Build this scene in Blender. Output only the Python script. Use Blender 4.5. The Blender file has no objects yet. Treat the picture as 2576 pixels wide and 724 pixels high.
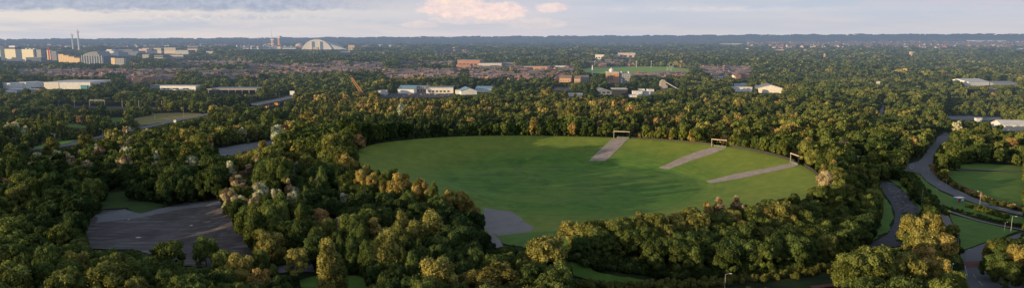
import bpy, math, random
import numpy as np
from mathutils import Vector
from mathutils.geometry import delaunay_2d_cdt
PI = math.pi; R_ = math.radians
rnd = random.Random(7); nr = np.random.default_rng(11)
scn = bpy.context.scene
col = scn.collection
# ------------------------------------------------------------------ survey numbers
CAM_H = 100.0; F = 1740.0; CX, CY, HOR = 1288.0, 362.0, 97.0
PITCH = math.atan((CY - HOR) / F); CP, SP = math.cos(PITCH), math.sin(PITCH)
SUN_EL = R_(7.0); TRAVEL = R_(30)           # light travels to +x and away

def interp(x, xs, ys): return np.interp(x, xs, ys)
BC = (42.0, 482.0)
def _up(px, py, z):
    v = py-CY; t = (CAM_H-z)/(F*SP+v*CP); return ((px-CX)*t, (F*CP-v*SP)*t)
_rim = [_up(2052,443,13), _up(2022,421,13), _up(1990,406,13), _up(1925,387,13), _up(1840,370,13), _up(1790,364.5,13), _up(1690,355,13), _up(1540,347,13), _up(1400,343.5,13), _up(1260,343,13), _up(1060,350,14), _up(930,365,15), _up(897,400,15.5)]+[(-98,455),(-62,398),(-22,350),(4,318),(30,303),(50,305),(80,322),(125,345),(155,368),(184,405)]
_ra = np.array([math.atan2(y-BC[1], x-BC[0]) for x, y in _rim]); _rr = np.array([math.hypot(x-BC[0], y-BC[1]) for x, y in _rim])
_o = np.argsort(_ra); _ra, _rr = _ra[_o], _rr[_o]
_ra3 = np.concatenate([_ra-2*PI, _ra, _ra+2*PI]); _rr3 = np.concatenate([_rr]*3)
def rim_r(a):
    s = 0
    for k in (-0.12, -0.06, 0, 0.06, 0.12): s = s + np.interp(a+k, _ra3, _rr3)
    return s/5
def sstep(x, a, b):
    t = np.clip((x-a)/(b-a), 0, 1); return t*t*(3-2*t)
def ridge_h(az):   # az in radians from straight ahead
    d = np.degrees(az)
    h = np.interp(d, [-60,-36,-20,0,10,22,36,60], [80,74,96,122,135,152,166,170])
    h = h + 5*np.sin(d*1.7+1) + 3.5*np.sin(d*4.1) + 2.2*np.sin(d*9.7+2) + 1.6*np.sin(d*23) + 1.2*np.sin(d*41+1)
    return h
def hz(x, y, hills=False):
    x = np.asarray(x, float); y = np.asarray(y, float)
    z = np.interp(y, [0,850,1200,1600,2000,3000,5000,7000], [0,0,8,18,28,44,56,62])
    z = z + sstep(y, 900, 1500)*(3*np.sin(x/170+1)*np.cos(y/210) + 2*np.sin(x/90+y/140))
    # bowl
    dx, dy = x-BC[0], y-BC[1]; r = np.hypot(dx, dy); a = np.arctan2(dy, dx); R = rim_r(a)
    amp = (1 - np.exp(-((a+2.0)/0.30)**2))*(1+.20*np.exp(-((np.abs(a)-PI)/0.9)**2))          # the opening at the near left
    r0 = R - 72
    t = np.clip((r-r0)/(R-r0), 0, 1)
    up = 13*amp*(0.12*t*t + 0.88*t)*np.where(t < 0.12, t/0.12, 1)
    out = 13*amp*(1-sstep(r, R+3, R+34))
    z = z + np.where(r < R, up, out)
    # wooded mound left of the bowl
    px, py = x+150, y-395; u = px*0.45+py*-0.89; w = px*0.89+py*0.45
    z = z + 7*np.exp(-(w/26)**2 - (u/75)**4)
    if hills:
        az = np.arctan2(x, y); d = np.hypot(x, y)
        H = ridge_h(az)
        t = np.clip((y-6500)/5500, 0, 1)
        z = 60 + (H-60)*t**1.15 + (6*np.sin(az*30+y/700)+5*np.sin(az*55-y/400))*t*(1-t)*2
        z = np.where(y > 12000, H-(y-12000)*0.02, z)
    else:
        z = z - sstep(y, 6400, 8000)*40
    return z
def ray(px, py):
    v = py-CY; return np.array([px-CX, F*CP - v*SP, -(F*SP + v*CP)])
_ym = 150*1.012**np.arange(372)
def W(px, py, h=0.0):
    """survey point: ground position seen at px,py (at height h over the ground)"""
    d = ray(px, py); d = d/d[1]; ya = _ym
    for k in range(3):
        below = CAM_H + d[2]*ya <= hz(d[0]*ya, ya)+h
        i = int(np.argmax(below)) if below.any() else len(ya)-1
        lo = ya[max(0, i-1)]; hi = ya[i]; y = hi
        if not below.any() or hi <= lo: break
        ya = np.linspace(lo, hi, 24)
    return (float(d[0]*y), float(y))
def proj(x, y, z):
    x = np.asarray(x, float); y = np.asarray(y, float); z = np.asarray(z, float)-CAM_H
    fw = y*CP - z*SP; dn = -(z*CP) - y*SP
    # camera basis: forward (0,CP,-SP); down (0,-SP,-CP)
    return CX + x/fw2(y, z)*F, CY + (-(y*SP) - z*CP)/fw2(y, z)*F
def fw2(y, z): return y*CP - z*SP
# ------------------------------------------------------------------ materials
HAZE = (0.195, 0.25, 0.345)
class NT:
    def __init__(s, nt): s.nt = nt
    def n(s, t, **k):
        nd = s.nt.nodes.new(t)
        for a, b in k.items(): setattr(nd, a, b)
        return nd
    def link(s, a, b): s.nt.links.new(a, b)
    def set(s, sock, v):
        if isinstance(v, bpy.types.NodeSocket): s.link(v, sock)
        else:
            if isinstance(v, (tuple, list)) and len(v) == 3 and sock.type == 'RGBA': v = (*v, 1)
            sock.default_value = v
    def m(s, op, a, b=None, c=None, clamp=False):
        nd = s.n('ShaderNodeMath', operation=op); nd.use_clamp = clamp
        s.set(nd.inputs[0], a)
        if b is not None: s.set(nd.inputs[1], b)
        if c is not None: s.set(nd.inputs[2], c)
        return nd.outputs[0]
    def mix(s, f, a, b, blend='MIX'):
        nd = s.n('ShaderNodeMix', data_type='RGBA', blend_type=blend)
        s.set(nd.inputs[0], f); s.set(nd.inputs[6], a); s.set(nd.inputs[7], b); return nd.outputs[2]
    def noise(s, vec, scale, detail=3, rough=0.55, dist=0):
        nd = s.n('ShaderNodeTexNoise'); nd.inputs['Scale'].default_value = scale; nd.inputs['Detail'].default_value = detail
        nd.inputs['Roughness'].default_value = rough; nd.inputs['Distortion'].default_value = dist
        if vec is not None: s.link(vec, nd.inputs['Vector'])
        return nd.outputs[0]
    def ramp(s, f, stops, interp='LINEAR'):
        nd = s.n('ShaderNodeValToRGB'); cr = nd.color_ramp; cr.interpolation = interp
        while len(cr.elements) < len(stops): cr.elements.new(0.5)
        for e, (p, c) in zip(cr.elements, stops): e.position = p; e.color = (*c, 1) if len(c) == 3 else c
        s.set(nd.inputs[0], f); return nd.outputs[0]
    def mr(s, v, a, b, c=0.0, d=1.0, smooth=False):
        nd = s.n('ShaderNodeMapRange'); nd.clamp = True
        if smooth: nd.interpolation_type = 'SMOOTHSTEP'
        s.set(nd.inputs[0], v)
        for i, q in enumerate((a, b, c, d)): nd.inputs[1+i].default_value = q
        return nd.outputs[0]
    def pos(s): return s.n('ShaderNodeNewGeometry').outputs['Position']
    def vmul(s, v, t):
        nd = s.n('ShaderNodeVectorMath', operation='MULTIPLY'); s.link(v, nd.inputs[0]); nd.inputs[1].default_value = t; return nd.outputs[0]
def painted_haze_out(N, shader):
    """evening haze painted into the material as glow, stronger with distance from the park"""
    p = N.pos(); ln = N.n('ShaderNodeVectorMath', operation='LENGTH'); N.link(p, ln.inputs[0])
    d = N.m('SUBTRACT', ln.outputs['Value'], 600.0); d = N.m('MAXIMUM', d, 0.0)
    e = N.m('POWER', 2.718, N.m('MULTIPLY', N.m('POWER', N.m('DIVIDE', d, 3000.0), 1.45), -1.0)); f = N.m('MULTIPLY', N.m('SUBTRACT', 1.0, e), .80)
    em = N.n('ShaderNodeEmission'); em.inputs[0].default_value = (*HAZE, 1); em.inputs[1].default_value = 1.0  # haze colour glows from the surface itself, there is no volume
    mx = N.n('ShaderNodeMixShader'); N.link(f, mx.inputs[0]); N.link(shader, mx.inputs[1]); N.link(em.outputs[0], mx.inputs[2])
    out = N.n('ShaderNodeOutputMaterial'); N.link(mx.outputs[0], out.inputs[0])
MATS = {}
def mat(name, colf, rough=0.85, metal=0.0, bump=None, spec=0.25):
    if name in MATS: return MATS[name]
    m = bpy.data.materials.new(name); m.use_nodes = True; m.node_tree.nodes.clear(); N = NT(m.node_tree)
    b = N.n('ShaderNodeBsdfPrincipled'); b.inputs['Roughness'].default_value = rough; b.inputs['Metallic'].default_value = metal
    b.inputs['Specular IOR Level'].default_value = spec
    c = colf(N) if callable(colf) else None
    if c is None:
        nz = N.noise(N.pos(), 0.35, 4); N.set(b.inputs['Base Color'], N.mix(N.mr(nz, .3, .7, 0, 1), tuple(q*.82 for q in colf), tuple(min(1, q*1.12) for q in colf)))
    else: N.set(b.inputs['Base Color'], c)
    if bump:
        bp = N.n('ShaderNodeBump'); bp.inputs['Strength'].default_value = bump[1]; bp.inputs['Distance'].default_value = bump[2]
        N.link(N.noise(N.pos(), bump[0], 4), bp.inputs['Height']); N.link(bp.outputs[0], b.inputs['Normal'])
    painted_haze_out(N, b.outputs[0]); MATS[name] = m; return m
def vary(c0):
    def f(N):
        r = N.n('ShaderNodeObjectInfo').outputs['Random']; k = N.mix(r, tuple(q*.6 for q in c0), tuple(min(1, q*1.45) for q in c0)); return N.mix(N.mr(N.noise(N.pos(), .12, 3), .35, .65, 0, .5), k, tuple(q*.8 for q in c0))
    return f
def grass_f(dark, mid, dry, dryamt=.5, stripes=False):
    def f(N):
        p = N.pos(); a = N.noise(p, .018, 5, .6); b = N.noise(p, .12, 5, .65); c = N.noise(p, 1.1, 3, .7)
        k = N.mix(N.mr(b, .35, .68), dark, mid)
        k = N.mix(N.m('MULTIPLY', N.mr(a, .48, .72), dryamt), k, dry)
        st = N.noise(N.vmul(p, (.02, .25, 1)), 1.0, 3, .6)
        k = N.mix(N.m('MULTIPLY', N.mr(st, .45, .7), .35), k, tuple(q*.7 for q in mid))
        if stripes:
            k = N.mix(N.mr(N.noise(p, .045, 6, .7, .8), .48, .62, 0, .6), k, (.05, .13, .028)); k = N.mix(N.mr(N.noise(N.vmul(p, (.012, .10, 1)), 1, 5, .65, .3), .52, .66, 0, .65), k, (.20, .27, .07)); k = N.mix(N.mr(N.noise(p, .28, 5, .7), .60, .72, 0, .35), k, (.16, .17, .06))
            sub = N.n('ShaderNodeVectorMath', operation='SUBTRACT'); N.link(p, sub.inputs[0]); sub.inputs[1].default_value = (BC[0], BC[1], 0)
            ln = N.n('ShaderNodeVectorMath', operation='LENGTH'); N.link(sub.outputs[0], ln.inputs[0])
            k = N.mix(N.m('MULTIPLY', N.mr(ln.outputs['Value'], 84, 125), .75), k, N.mix(N.mr(b, .3, .7), (.17, .25, .038), (.31, .33, .055)))  # bank grass yellowed outward to stand for low sun on the slope
            sw = N.m('SINE', N.m('MULTIPLY', ln.outputs['Value'], 1.1)); near = N.mr(ln.outputs['Value'], 60, 84, 0, 1); near2 = N.mr(ln.outputs['Value'], 96, 112, 1, 0)
            sx = N.n('ShaderNodeSeparateXYZ'); N.link(sub.outputs[0], sx.inputs[0]); side = N.mr(sx.outputs[0], 20, 60)
            k = N.mix(N.m('MULTIPLY', N.m('MULTIPLY', N.mr(sw, -.4, 1), side), N.m('MULTIPLY', N.m('MULTIPLY', near, near2), .3)), k, tuple(q*.62 for q in mid))
        return N.mix(N.mr(c, .3, .7, 0, .45), k, N.mix(.5, k, (.01, .02, .008)))
    return f
def hills_f(N):
    p = N.pos(); vor = N.n('ShaderNodeTexVoronoi'); v = N.vmul(p, (1.0, .55, 0)); dn = N.n('ShaderNodeVectorMath', operation='ADD')
    N.link(v, dn.inputs[0]); nn = N.n('ShaderNodeTexNoise'); nn.inputs['Scale'].default_value = .002; N.link(p, nn.inputs['Vector'])
    sc = N.vmul(nn.outputs[1], (500, 500, 0)); N.link(sc, dn.inputs[1]); N.link(dn.outputs[0], vor.inputs['Vector']); vor.inputs['Scale'].default_value = 1/420
    rr = N.n('ShaderNodeSeparateColor'); N.link(vor.outputs['Color'], rr.inputs[0])
    k = N.ramp(rr.outputs[0], [(0, (.03, .05, .02)), (.5, (.05, .07, .025)), (.64, (.14, .15, .07)), (.82, (.32, .24, .15)), (.93, (.10, .13, .05))], 'CONSTANT')
    woods = N.mr(N.noise(N.vmul(p, (1, .35, 0)), .0012, 6, .65), .52, .57); k = N.mix(woods, k, (.02, .032, .018))
    edge = N.n('ShaderNodeTexVoronoi', feature='DISTANCE_TO_EDGE'); N.link(dn.outputs[0], edge.inputs['Vector']); edge.inputs['Scale'].default_value = 1/420
    return N.mix(N.mr(edge.outputs['Distance'], .02, .06, .9, 0), k, (.02, .03, .018))
def _gnd(N):
    a = N.mix(N.mr(N.noise(N.pos(), .05, 5), .4, .65), (.014, .026, .010), (.045, .06, .022)); s_ = N.n('ShaderNodeSeparateXYZ'); N.link(N.pos(), s_.inputs[0]); return N.mix(N.mr(s_.outputs[1], 2600, 3400), a, hills_f(N))
M_ground_old = None and mat('woodland_soil', lambda N: N.mix(N.mr(N.noise(N.pos(), .05, 5), .4, .65), (.012, .022, .009), (.035, .05, .018)), 1)
M_ground = mat('woodland_soil', _gnd, 1)
M_bowl = mat('bowl_grass', grass_f((.095,.215,.034), (.15,.29,.048), (.23,.31,.06), .6, True), .95, bump=(1.2, .5, .3))
M_grass = mat('park_grass', grass_f((.090,.190,.034), (.14,.25,.048), (.21,.26,.06), .5), .95)
M_glade = mat('painted_shade_grass', grass_f((.045, .085, .025), (.065, .12, .03), (.09, .11, .04), .5), .95)  # the glade's shade is put into this darker grass colour
M_meadow = mat('golden_meadow', grass_f((.22, .22, .07), (.32, .28, .10), (.42, .33, .15), .8), .95)  # evening sunlight put into the meadow's gold grass colour
M_field = mat('playing_field', grass_f((.26, .46, .09), (.34, .52, .11), (.40, .46, .13), .5), .95)
def asphalt_f(c0, c1):
    def f(N):
        p = N.pos(); return N.mix(N.mr(N.noise(p, .09, 6, .65), .3, .7), c0, N.mix(N.mr(N.noise(p, 1.3, 3), .35, .65), c1, tuple(q*.75 for q in c1)))
    return f
M_asph = mat('asphalt', asphalt_f((.135, .14, .16), (.19, .195, .22)), .9)
M_asphl = mat('worn_asphalt', asphalt_f((.17, .175, .20), (.25, .26, .285)), .9)
M_dark = mat('fresh_asphalt', asphalt_f((.07, .07, .085), (.115, .115, .135)), .9)
def lot_f(N):
    p = N.pos(); a = N.noise(p, .03, 6, .7, .6); b = N.noise(p, .35, 5, .7); c = N.noise(N.vmul(p, (.05, .3, 1)), 1, 4, .6)
    k = N.mix(N.mr(a, .35, .62), (.070, .060, .066), (.13, .118, .128))
    k = N.mix(N.mr(b, .5, .7, 0, .8), k, (.06, .07, .05)); return N.mix(N.mr(c, .52, .66, 0, .7), k, (.22, .215, .225))
M_lot = mat('rough_gravel', lot_f, 1, bump=(2, .4, .2))
M_puddle = mat('pale_litter', (.75, .75, .76))
M_gravel = mat('pale_gravel', asphalt_f((.22, .205, .205), (.32, .30, .30)), 1)
def conc_f(N):
    p = N.pos(); a = N.noise(p, .25, 5, .7); b = N.noise(p, 1.2, 4, .7); k = N.mix(N.mr(a, .35, .65), (.30, .255, .25), (.44, .37, .36))
    return N.mix(N.mr(b, .50, .68, 0, .85), k, (.15, .17, .07))
M_conc = mat('weedy_concrete', conc_f, .95)
def slab_f(N):
    p = N.pos(); br = N.n('ShaderNodeTexBrick'); rot = N.n('ShaderNodeVectorRotate'); rot.inputs['Angle'].default_value = -.45; N.link(p, rot.inputs[0])
    N.link(rot.outputs[0], br.inputs[0]); br.inputs['Color1'].default_value = (.06, .06, .075, 1); br.inputs['Color2'].default_value = (.24, .235, .25, 1); br.inputs['Mortar'].default_value = (.05, .05, .05, 1)
    br.inputs['Scale'].default_value = .22; br.inputs['Mortar Size'].default_value = .006; br.inputs['Bias'].default_value = -.25
    return N.mix(N.mr(N.noise(p, .5, 5), .4, .7, 0, .6), br.outputs[0], (.06, .055, .06))
M_slab = mat('patched_slab', slab_f, .95)
M_brickpave = mat('red_paving', (.16, .075, .06)); M_pathp = mat('path_tarmac', asphalt_f((.20, .17, .17), (.27, .24, .24)), .95)
M_ballast = mat('rail_ballast', asphalt_f((.09, .075, .065), (.15, .12, .10)), 1); M_line = mat('road_paint', (.55, .55, .55))
M_hills = mat('hill_fields', hills_f, 1)
# foliage
def foliage():
    m = bpy.data.materials.new('foliage'); m.use_nodes = True; m.node_tree.nodes.clear(); N = NT(m.node_tree)
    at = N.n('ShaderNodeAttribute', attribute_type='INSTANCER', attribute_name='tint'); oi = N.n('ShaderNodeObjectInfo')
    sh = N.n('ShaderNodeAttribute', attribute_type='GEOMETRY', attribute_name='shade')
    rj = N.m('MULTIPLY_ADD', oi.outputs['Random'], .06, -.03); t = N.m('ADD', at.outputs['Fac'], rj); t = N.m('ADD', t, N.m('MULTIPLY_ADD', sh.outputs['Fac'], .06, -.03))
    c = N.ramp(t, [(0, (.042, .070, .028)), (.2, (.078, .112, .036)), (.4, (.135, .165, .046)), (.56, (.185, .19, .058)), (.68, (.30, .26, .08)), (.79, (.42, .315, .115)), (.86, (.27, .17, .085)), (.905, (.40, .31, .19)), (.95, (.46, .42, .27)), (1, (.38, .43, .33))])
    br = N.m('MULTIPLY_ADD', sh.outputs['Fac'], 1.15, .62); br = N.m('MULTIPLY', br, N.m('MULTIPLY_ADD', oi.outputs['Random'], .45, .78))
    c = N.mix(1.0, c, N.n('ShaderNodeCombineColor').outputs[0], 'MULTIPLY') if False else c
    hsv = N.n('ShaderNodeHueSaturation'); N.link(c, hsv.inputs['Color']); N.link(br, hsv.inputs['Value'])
    d = N.n('ShaderNodeBsdfDiffuse'); N.link(hsv.outputs[0], d.inputs[0]); tr = N.n('ShaderNodeBsdfTranslucent')
    N.link(hsv.outputs[0], tr.inputs[0]); mx = N.n('ShaderNodeMixShader'); mx.inputs[0].default_value = .22
    N.link(d.outputs[0], mx.inputs[1]); N.link(tr.outputs[0], mx.inputs[2]); painted_haze_out(N, mx.outputs[0]); return m
M_leaf = foliage()
M_bark = mat('bark', (.07, .055, .04))
# ------------------------------------------------------------------ mesh helpers
def link(o): col.objects.link(o); return o
def newmesh(name, verts, faces, mtl=None, smooth=False):
    me = bpy.data.meshes.new(name); me.from_pydata([tuple(v) for v in verts], [], faces)
    if mtl: me.materials.append(mtl)
    if smooth: me.polygons.foreach_set('use_smooth', [True]*len(me.polygons))
    me.update(); return me
def tag(o, label=None, cat=None, group=None, kind=None):
    if label: o['label'] = label
    if cat: o['category'] = cat
    if group: o['group'] = group
    if kind: o['kind'] = kind
    return o
def empty(name, loc, rz=0, **k):
    o = link(bpy.data.objects.new(name, None)); o.location = loc; o.rotation_euler = (0, 0, rz); o.empty_display_size = .5
    return tag(o, **k)
class MB:
    def __init__(s): s.v = []; s.f = []
    def add(s, vs, fs):
        n = len(s.v); s.v += [tuple(v) for v in vs]; s.f += [tuple(i+n for i in f) for f in fs]; return s
    def box(s, x0, x1, y0, y1, z0, z1, rz=0, c=(0, 0)):
        vs = [(x, y, z) for z in (z0, z1) for x, y in ((x0, y0), (x1, y0), (x1, y1), (x0, y1))]
        if rz:
            co, si = math.cos(rz), math.sin(rz); vs = [((x-c[0])*co-(y-c[1])*si+c[0], (x-c[0])*si+(y-c[1])*co+c[1], z) for x, y, z in vs]
        return s.add(vs, [(0,3,2,1),(4,5,6,7),(0,1,5,4),(1,2,6,5),(2,3,7,6),(3,0,4,7)])
    def bar(s, a, b, w, w2=None):
        a, b = Vector(a), Vector(b); d = (b-a).normalized(); u = d.orthogonal().normalized(); 
        if abs(d.z) < .99: u = d.cross(Vector((0, 0, 1))).normalized()
        v = d.cross(u); w2 = w2 or w; vs = []
        for p, q in ((a, w), (b, w2)):
            for i, j in ((-1,-1),(1,-1),(1,1),(-1,1)): vs.append(p+u*i*q/2+v*j*q/2)
        return s.add(vs, [(3,2,1,0),(4,5,6,7),(0,1,5,4),(1,2,6,5),(2,3,7,6),(3,0,4,7)])
    def tube(s, a, b, r, r2=None, n=8):
        a, b = Vector(a), Vector(b); d = (b-a).normalized(); u = d.orthogonal().normalized(); v = d.cross(u); r2 = r if r2 is None else r2
        vs = [p+(u*math.cos(2*PI*k/n)+v*math.sin(2*PI*k/n))*q for p, q in ((a, r), (b, r2)) for k in range(n)]
        return s.add(vs, [(k, (k+1)%n, n+(k+1)%n, n+k) for k in range(n)]+[tuple(range(n-1, -1, -1)), tuple(range(n, 2*n))])
    def gable(s, x0, x1, y0, y1, z0, z1, ov=.4, th=.25):
        """pitched roof, ridge along x, solid"""
        ym = (y0+y1)/2; x0 -= ov; x1 += ov; sl = (z1-z0)/(ym-y0); y0 -= ov; y1 += ov; ze = z0-sl*ov
        return s.add([(x0,y0,ze),(x0,ym,z1),(x0,y1,ze),(x1,y0,ze),(x1,ym,z1),(x1,y1,ze),(x0,y0,ze+th),(x0,ym,z1+th),(x0,y1,ze+th),(x1,y0,ze+th),(x1,ym,z1+th),(x1,y1,ze+th)],
            [(6,9,10,7),(7,10,11,8),(0,1,4,3),(1,2,5,4),(0,3,9,6),(2,8,11,5),(0,6,7,1),(1,7,8,2),(3,4,10,9),(4,5,11,10)])
    def hip(s, x0, x1, y0, y1, z0, z1, ov=.4):
        w = (y1-y0)/2; ym = (y0+y1)/2; x0 -= ov; x1 += ov; y0 -= ov; y1 += ov; k = min(w, (x1-x0)/2*.9)
        return s.add([(x0,y0,z0),(x1,y0,z0),(x1,y1,z0),(x0,y1,z0),(x0+k,ym,z1),(x1-k,ym,z1)], [(3,2,1,0),(0,1,5,4),(1,2,5),(2,3,4,5),(3,0,4)])
    def gwall(s, x0, x1, y0, y1, z0, z1, zr):
        """walls with gable ends on x"""
        ym = (y0+y1)/2
        return s.add([(x0,y0,z0),(x1,y0,z0),(x1,y1,z0),(x0,y1,z0),(x0,y0,z1),(x1,y0,z1),(x1,y1,z1),(x0,y1,z1),(x0,ym,zr),(x1,ym,zr)],
            [(3,2,1,0),(0,1,5,4),(2,3,7,6),(1,2,6,9,5),(3,0,4,8,7),(4,5,9,8),(6,7,8,9)])
    def mesh(s, name, m, smooth=False): return newmesh(name, s.v, s.f, m, smooth)
    def build(s, name, m, parent=None, smooth=False):
        o = link(bpy.data.objects.new(name, s.mesh(name, m, smooth)))
        if parent: o.parent = parent
        return o
# ------------------------------------------------------------------ ground, hills
def axis(lo, hi, a, b, step, g):
    c = list(np.arange(a, b+.1, step)); s = step; x = b
    while x < hi: s *= g; x += s; c.append(x)
    s = step; x = a; L = []
    while x > lo: s *= g; x -= s; L.append(x)
    return np.array(L[::-1]+c)
def grid_mesh(name, X, Y, Z, m, smooth=True):
    ny, nx = X.shape; v = np.stack([X.ravel(), Y.ravel(), Z.ravel()], 1)
    i = np.arange(ny*nx).reshape(ny, nx); q = np.stack([i[:-1,:-1], i[:-1,1:], i[1:,1:], i[1:,:-1]], -1).reshape(-1, 4)
    me = bpy.data.meshes.new(name); me.vertices.add(len(v)); me.vertices.foreach_set('co', v.ravel().astype(np.float32))
    me.loops.add(len(q)*4); me.loops.foreach_set('vertex_index', q.ravel().astype(np.int32)); me.polygons.add(len(q)); me.polygons.foreach_set('loop_start', np.arange(len(q))*4)
    me.polygons.foreach_set('use_smooth', np.ones(len(q), bool)); me.update(calc_edges=True); me.materials.append(m)
    return link(bpy.data.objects.new(name, me))
xs = axis(-26000, 26000, -270, 330, 4, 1.13); ys = axis(-9000, 32000, 230, 680, 4, 1.07)
X, Y = np.meshgrid(xs, ys); Z = hz(X, Y)-0.3
tag(grid_mesh('ground', X, Y, Z, M_ground), kind='structure')
az = np.linspace(-R_(52), R_(52), 700); yy = np.concatenate([np.linspace(6500, 12000, 40), np.linspace(12200, 16000, 8)])
A, Yh = np.meshgrid(az, yy); Xh = np.tan(A)*Yh
tag(grid_mesh('hills', Xh, Yh, hz(Xh, Yh, True), M_hills), kind='structure')
# ------------------------------------------------------------------ keep-clear raster (sight lines the photo shows open)
MW, MH = 2576, 724
clear = np.zeros((MH, MW), np.float32)        # distance of what must stay visible, 0 = nothing
def inpoly(px, py, poly):
    c = np.zeros(np.shape(px), bool); n = len(poly)
    for i in range(n):
        x0, y0 = poly[i]; x1, y1 = poly[(i+1) % n]
        if y0 == y1: continue
        c ^= ((y0 > py) != (y1 > py)) & (px < (x1-x0)*(py-y0)/(y1-y0)+x0)
    return c
def keep(poly, dist):
    xs_ = [p[0] for p in poly]; ys_ = [p[1] for p in poly]
    x0, x1, y0, y1 = max(0, int(min(xs_))), min(MW, int(max(xs_))+2), max(0, int(min(ys_))), min(MH, int(max(ys_))+2)
    if x1 <= x0 or y1 <= y0: return
    gx, gy = np.meshgrid(np.arange(x0, x1)+.5, np.arange(y0, y1)+.5); m = inpoly(gx, gy, poly)
    sub = clear[y0:y1, x0:x1]; sub[m] = np.maximum(sub[m], dist)
footprints = []       # (x, y, r) world discs no tree may stand in
# ------------------------------------------------------------------ ground sheets
def drape(name, wpoly, off, m, step=5.0, **k):
    pts = []; step_ = step; jit = {'grass': .9, 'gravel': .9, 'meadow': 2, 'pale': 1.0, 'lawn': .25, 'concrete': .45, 'service': .8}.get(name.split('_')[0], 0); estep = 1.6 if jit and step < 8 else step
    for i in range(len(wpoly)):
        a, b = wpoly[i], wpoly[(i+1) % len(wpoly)]; n = max(1, int(math.dist(a, b)/estep))
        pts += [(a[0]+(b[0]-a[0])*j/n, a[1]+(b[1]-a[1])*j/n) for j in range(n)]
    if jit: pts = [(p[0]+jit*(rnd.uniform(-.5, .5)+math.sin(i*.37)*.6), p[1]+jit*(rnd.uniform(-.5, .5)+math.cos(i*.29)*.6)) for i, p in enumerate(pts)]
    nb = len(pts); x0, x1 = min(p[0] for p in pts), max(p[0] for p in pts); y0, y1 = min(p[1] for p in pts), max(p[1] for p in pts)
    gx, gy = np.meshgrid(np.arange(x0, x1, step), np.arange(y0, y1, step)); gx, gy = gx.ravel()+.13, gy.ravel()+.17
    ins = inpoly(gx, gy, pts); pts2 = pts+list(zip(gx[ins], gy[ins]))
    r = delaunay_2d_cdt([Vector(p) for p in pts2], [], [list(range(nb))], 1, 1e-4)
    P = np.array([tuple(v) for v in r[0]]); z = hz(P[:, 0], P[:, 1])+off
    me = newmesh(name, np.column_stack([P, z]).tolist(), [tuple(f) for f in r[2]], m, True)
    return tag(link(bpy.data.objects.new(name, me)), kind='structure', **k)
def upoly(name, poly, off, m, kp=True, step=5.0):
    if kp: keep(poly, 1e9)
    return drape(name, [W(*p) for p in poly], off, m, step)
def strip(name, pts, w, off, m, world=False, kp=True, step=5.0):
    P = [Vector(p if world else W(*p)) for p in pts]; Q = [P[0]]
    for i in range(len(P)-1):     # catmull
        p0, p1, p2, p3 = P[max(i-1, 0)], P[i], P[i+1], P[min(i+2, len(P)-1)]
        for t in np.linspace(0, 1, 9)[1:]:
            Q.append(.5*((2*p1)+(p2-p0)*t+(2*p0-5*p1+4*p2-p3)*t*t+(3*p1-p0-3*p2+p3)*t**3))
    L, Rr = [], []
    for i, q in enumerate(Q):
        d = (Q[min(i+1, len(Q)-1)]-Q[max(i-1, 0)]).normalized(); n = Vector((-d.y, d.x)); L.append(q+n*w/2); Rr.append(q-n*w/2)
    if kp:
        for i in range(len(Q)-1):
            c = [L[i], L[i+1], Rr[i+1], Rr[i]]; keep([tuple(float(t) for t in proj(p.x, p.y, float(hz(p.x, p.y)))) for p in c], 1e9)
    vs, fs = [], []
    nn = max(1, int(w/step)+1)
    for i in range(len(Q)):
        for j in range(nn+1):
            p = L[i].lerp(Rr[i], j/nn); vs.append((p.x, p.y, float(hz(p.x, p.y))+off))
    for i in range(len(Q)-1):
        for j in range(nn): a = i*(nn+1)+j; fs.append((a, a+1, a+nn+2, a+nn+1)[::-1])
    me = newmesh(name, vs, fs, m, True)
    return tag(link(bpy.data.objects.new(name, me)), kind='structure'), Q
# bowl grass: polar sheet over the dish
na, nrad = 180, 46
AA, TT = np.meshgrid(np.linspace(-PI, PI, na+1), np.linspace(0.0, 1, nrad)); RR = (rim_r(AA)+1.5)*TT
XX, YY = BC[0]+RR*np.cos(AA), BC[1]+RR*np.sin(AA)
tag(grid_mesh('bowl_grass', XX, YY, hz(XX, YY)+.0, M_bowl), kind='structure')
keep([(897,402),(908,382),(932,366),(985,356),(1060,350),(1150,346),(1260,344),(1540,347),(1700,357),(1840,378),(1990,412),(2048,440),(2046,470),(1990,487),(1950,492),(1900,500),(1800,506),(1700,524),(1600,538),(1560,542),(1440,556),(1398,575),(1440,630),(1400,600),(1340,590),(1240,525),(1200,505),(1100,452),(1000,425),(950,425)], 1e9)
upoly('gravel_apron', [(1214,522),(1290,530),(1345,573),(1335,583),(1250,592),(1216,570)], .06, M_gravel)
upoly('grass_verge', [(1250,592),(1340,584),(1400,580),(1440,632),(1340,628),(1262,612)], .05, M_grass)
strip('gravel_track', [(1225,585),(1243,600),(1255,622)], 4, .1, M_gravel)
upoly('grass_verge', [(1428,658),(1500,680),(1600,700),(1690,716),(1600,721),(1520,712),(1440,690)], .05, M_grass)
# concrete ramps in the bowl
ramp1 = [(1541,349),(1580,349),(1561,369),(1523,405),(1480,405),(1513,373)]
upoly('concrete_ramp', ramp1, .12, M_conc, False, 3)
upoly('concrete_ramp', [(1788,371),(1826,373),(1790,388),(1733,406),(1684,426),(1657,422),(1715,396),(1752,381)], .12, M_conc, False, 3)
upoly('concrete_ramp', [(1988,411),(2008,416),(1950,430),(1870,447),(1788,461),(1777,455),(1850,437),(1920,424)], .12, M_conc, False, 3)
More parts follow.
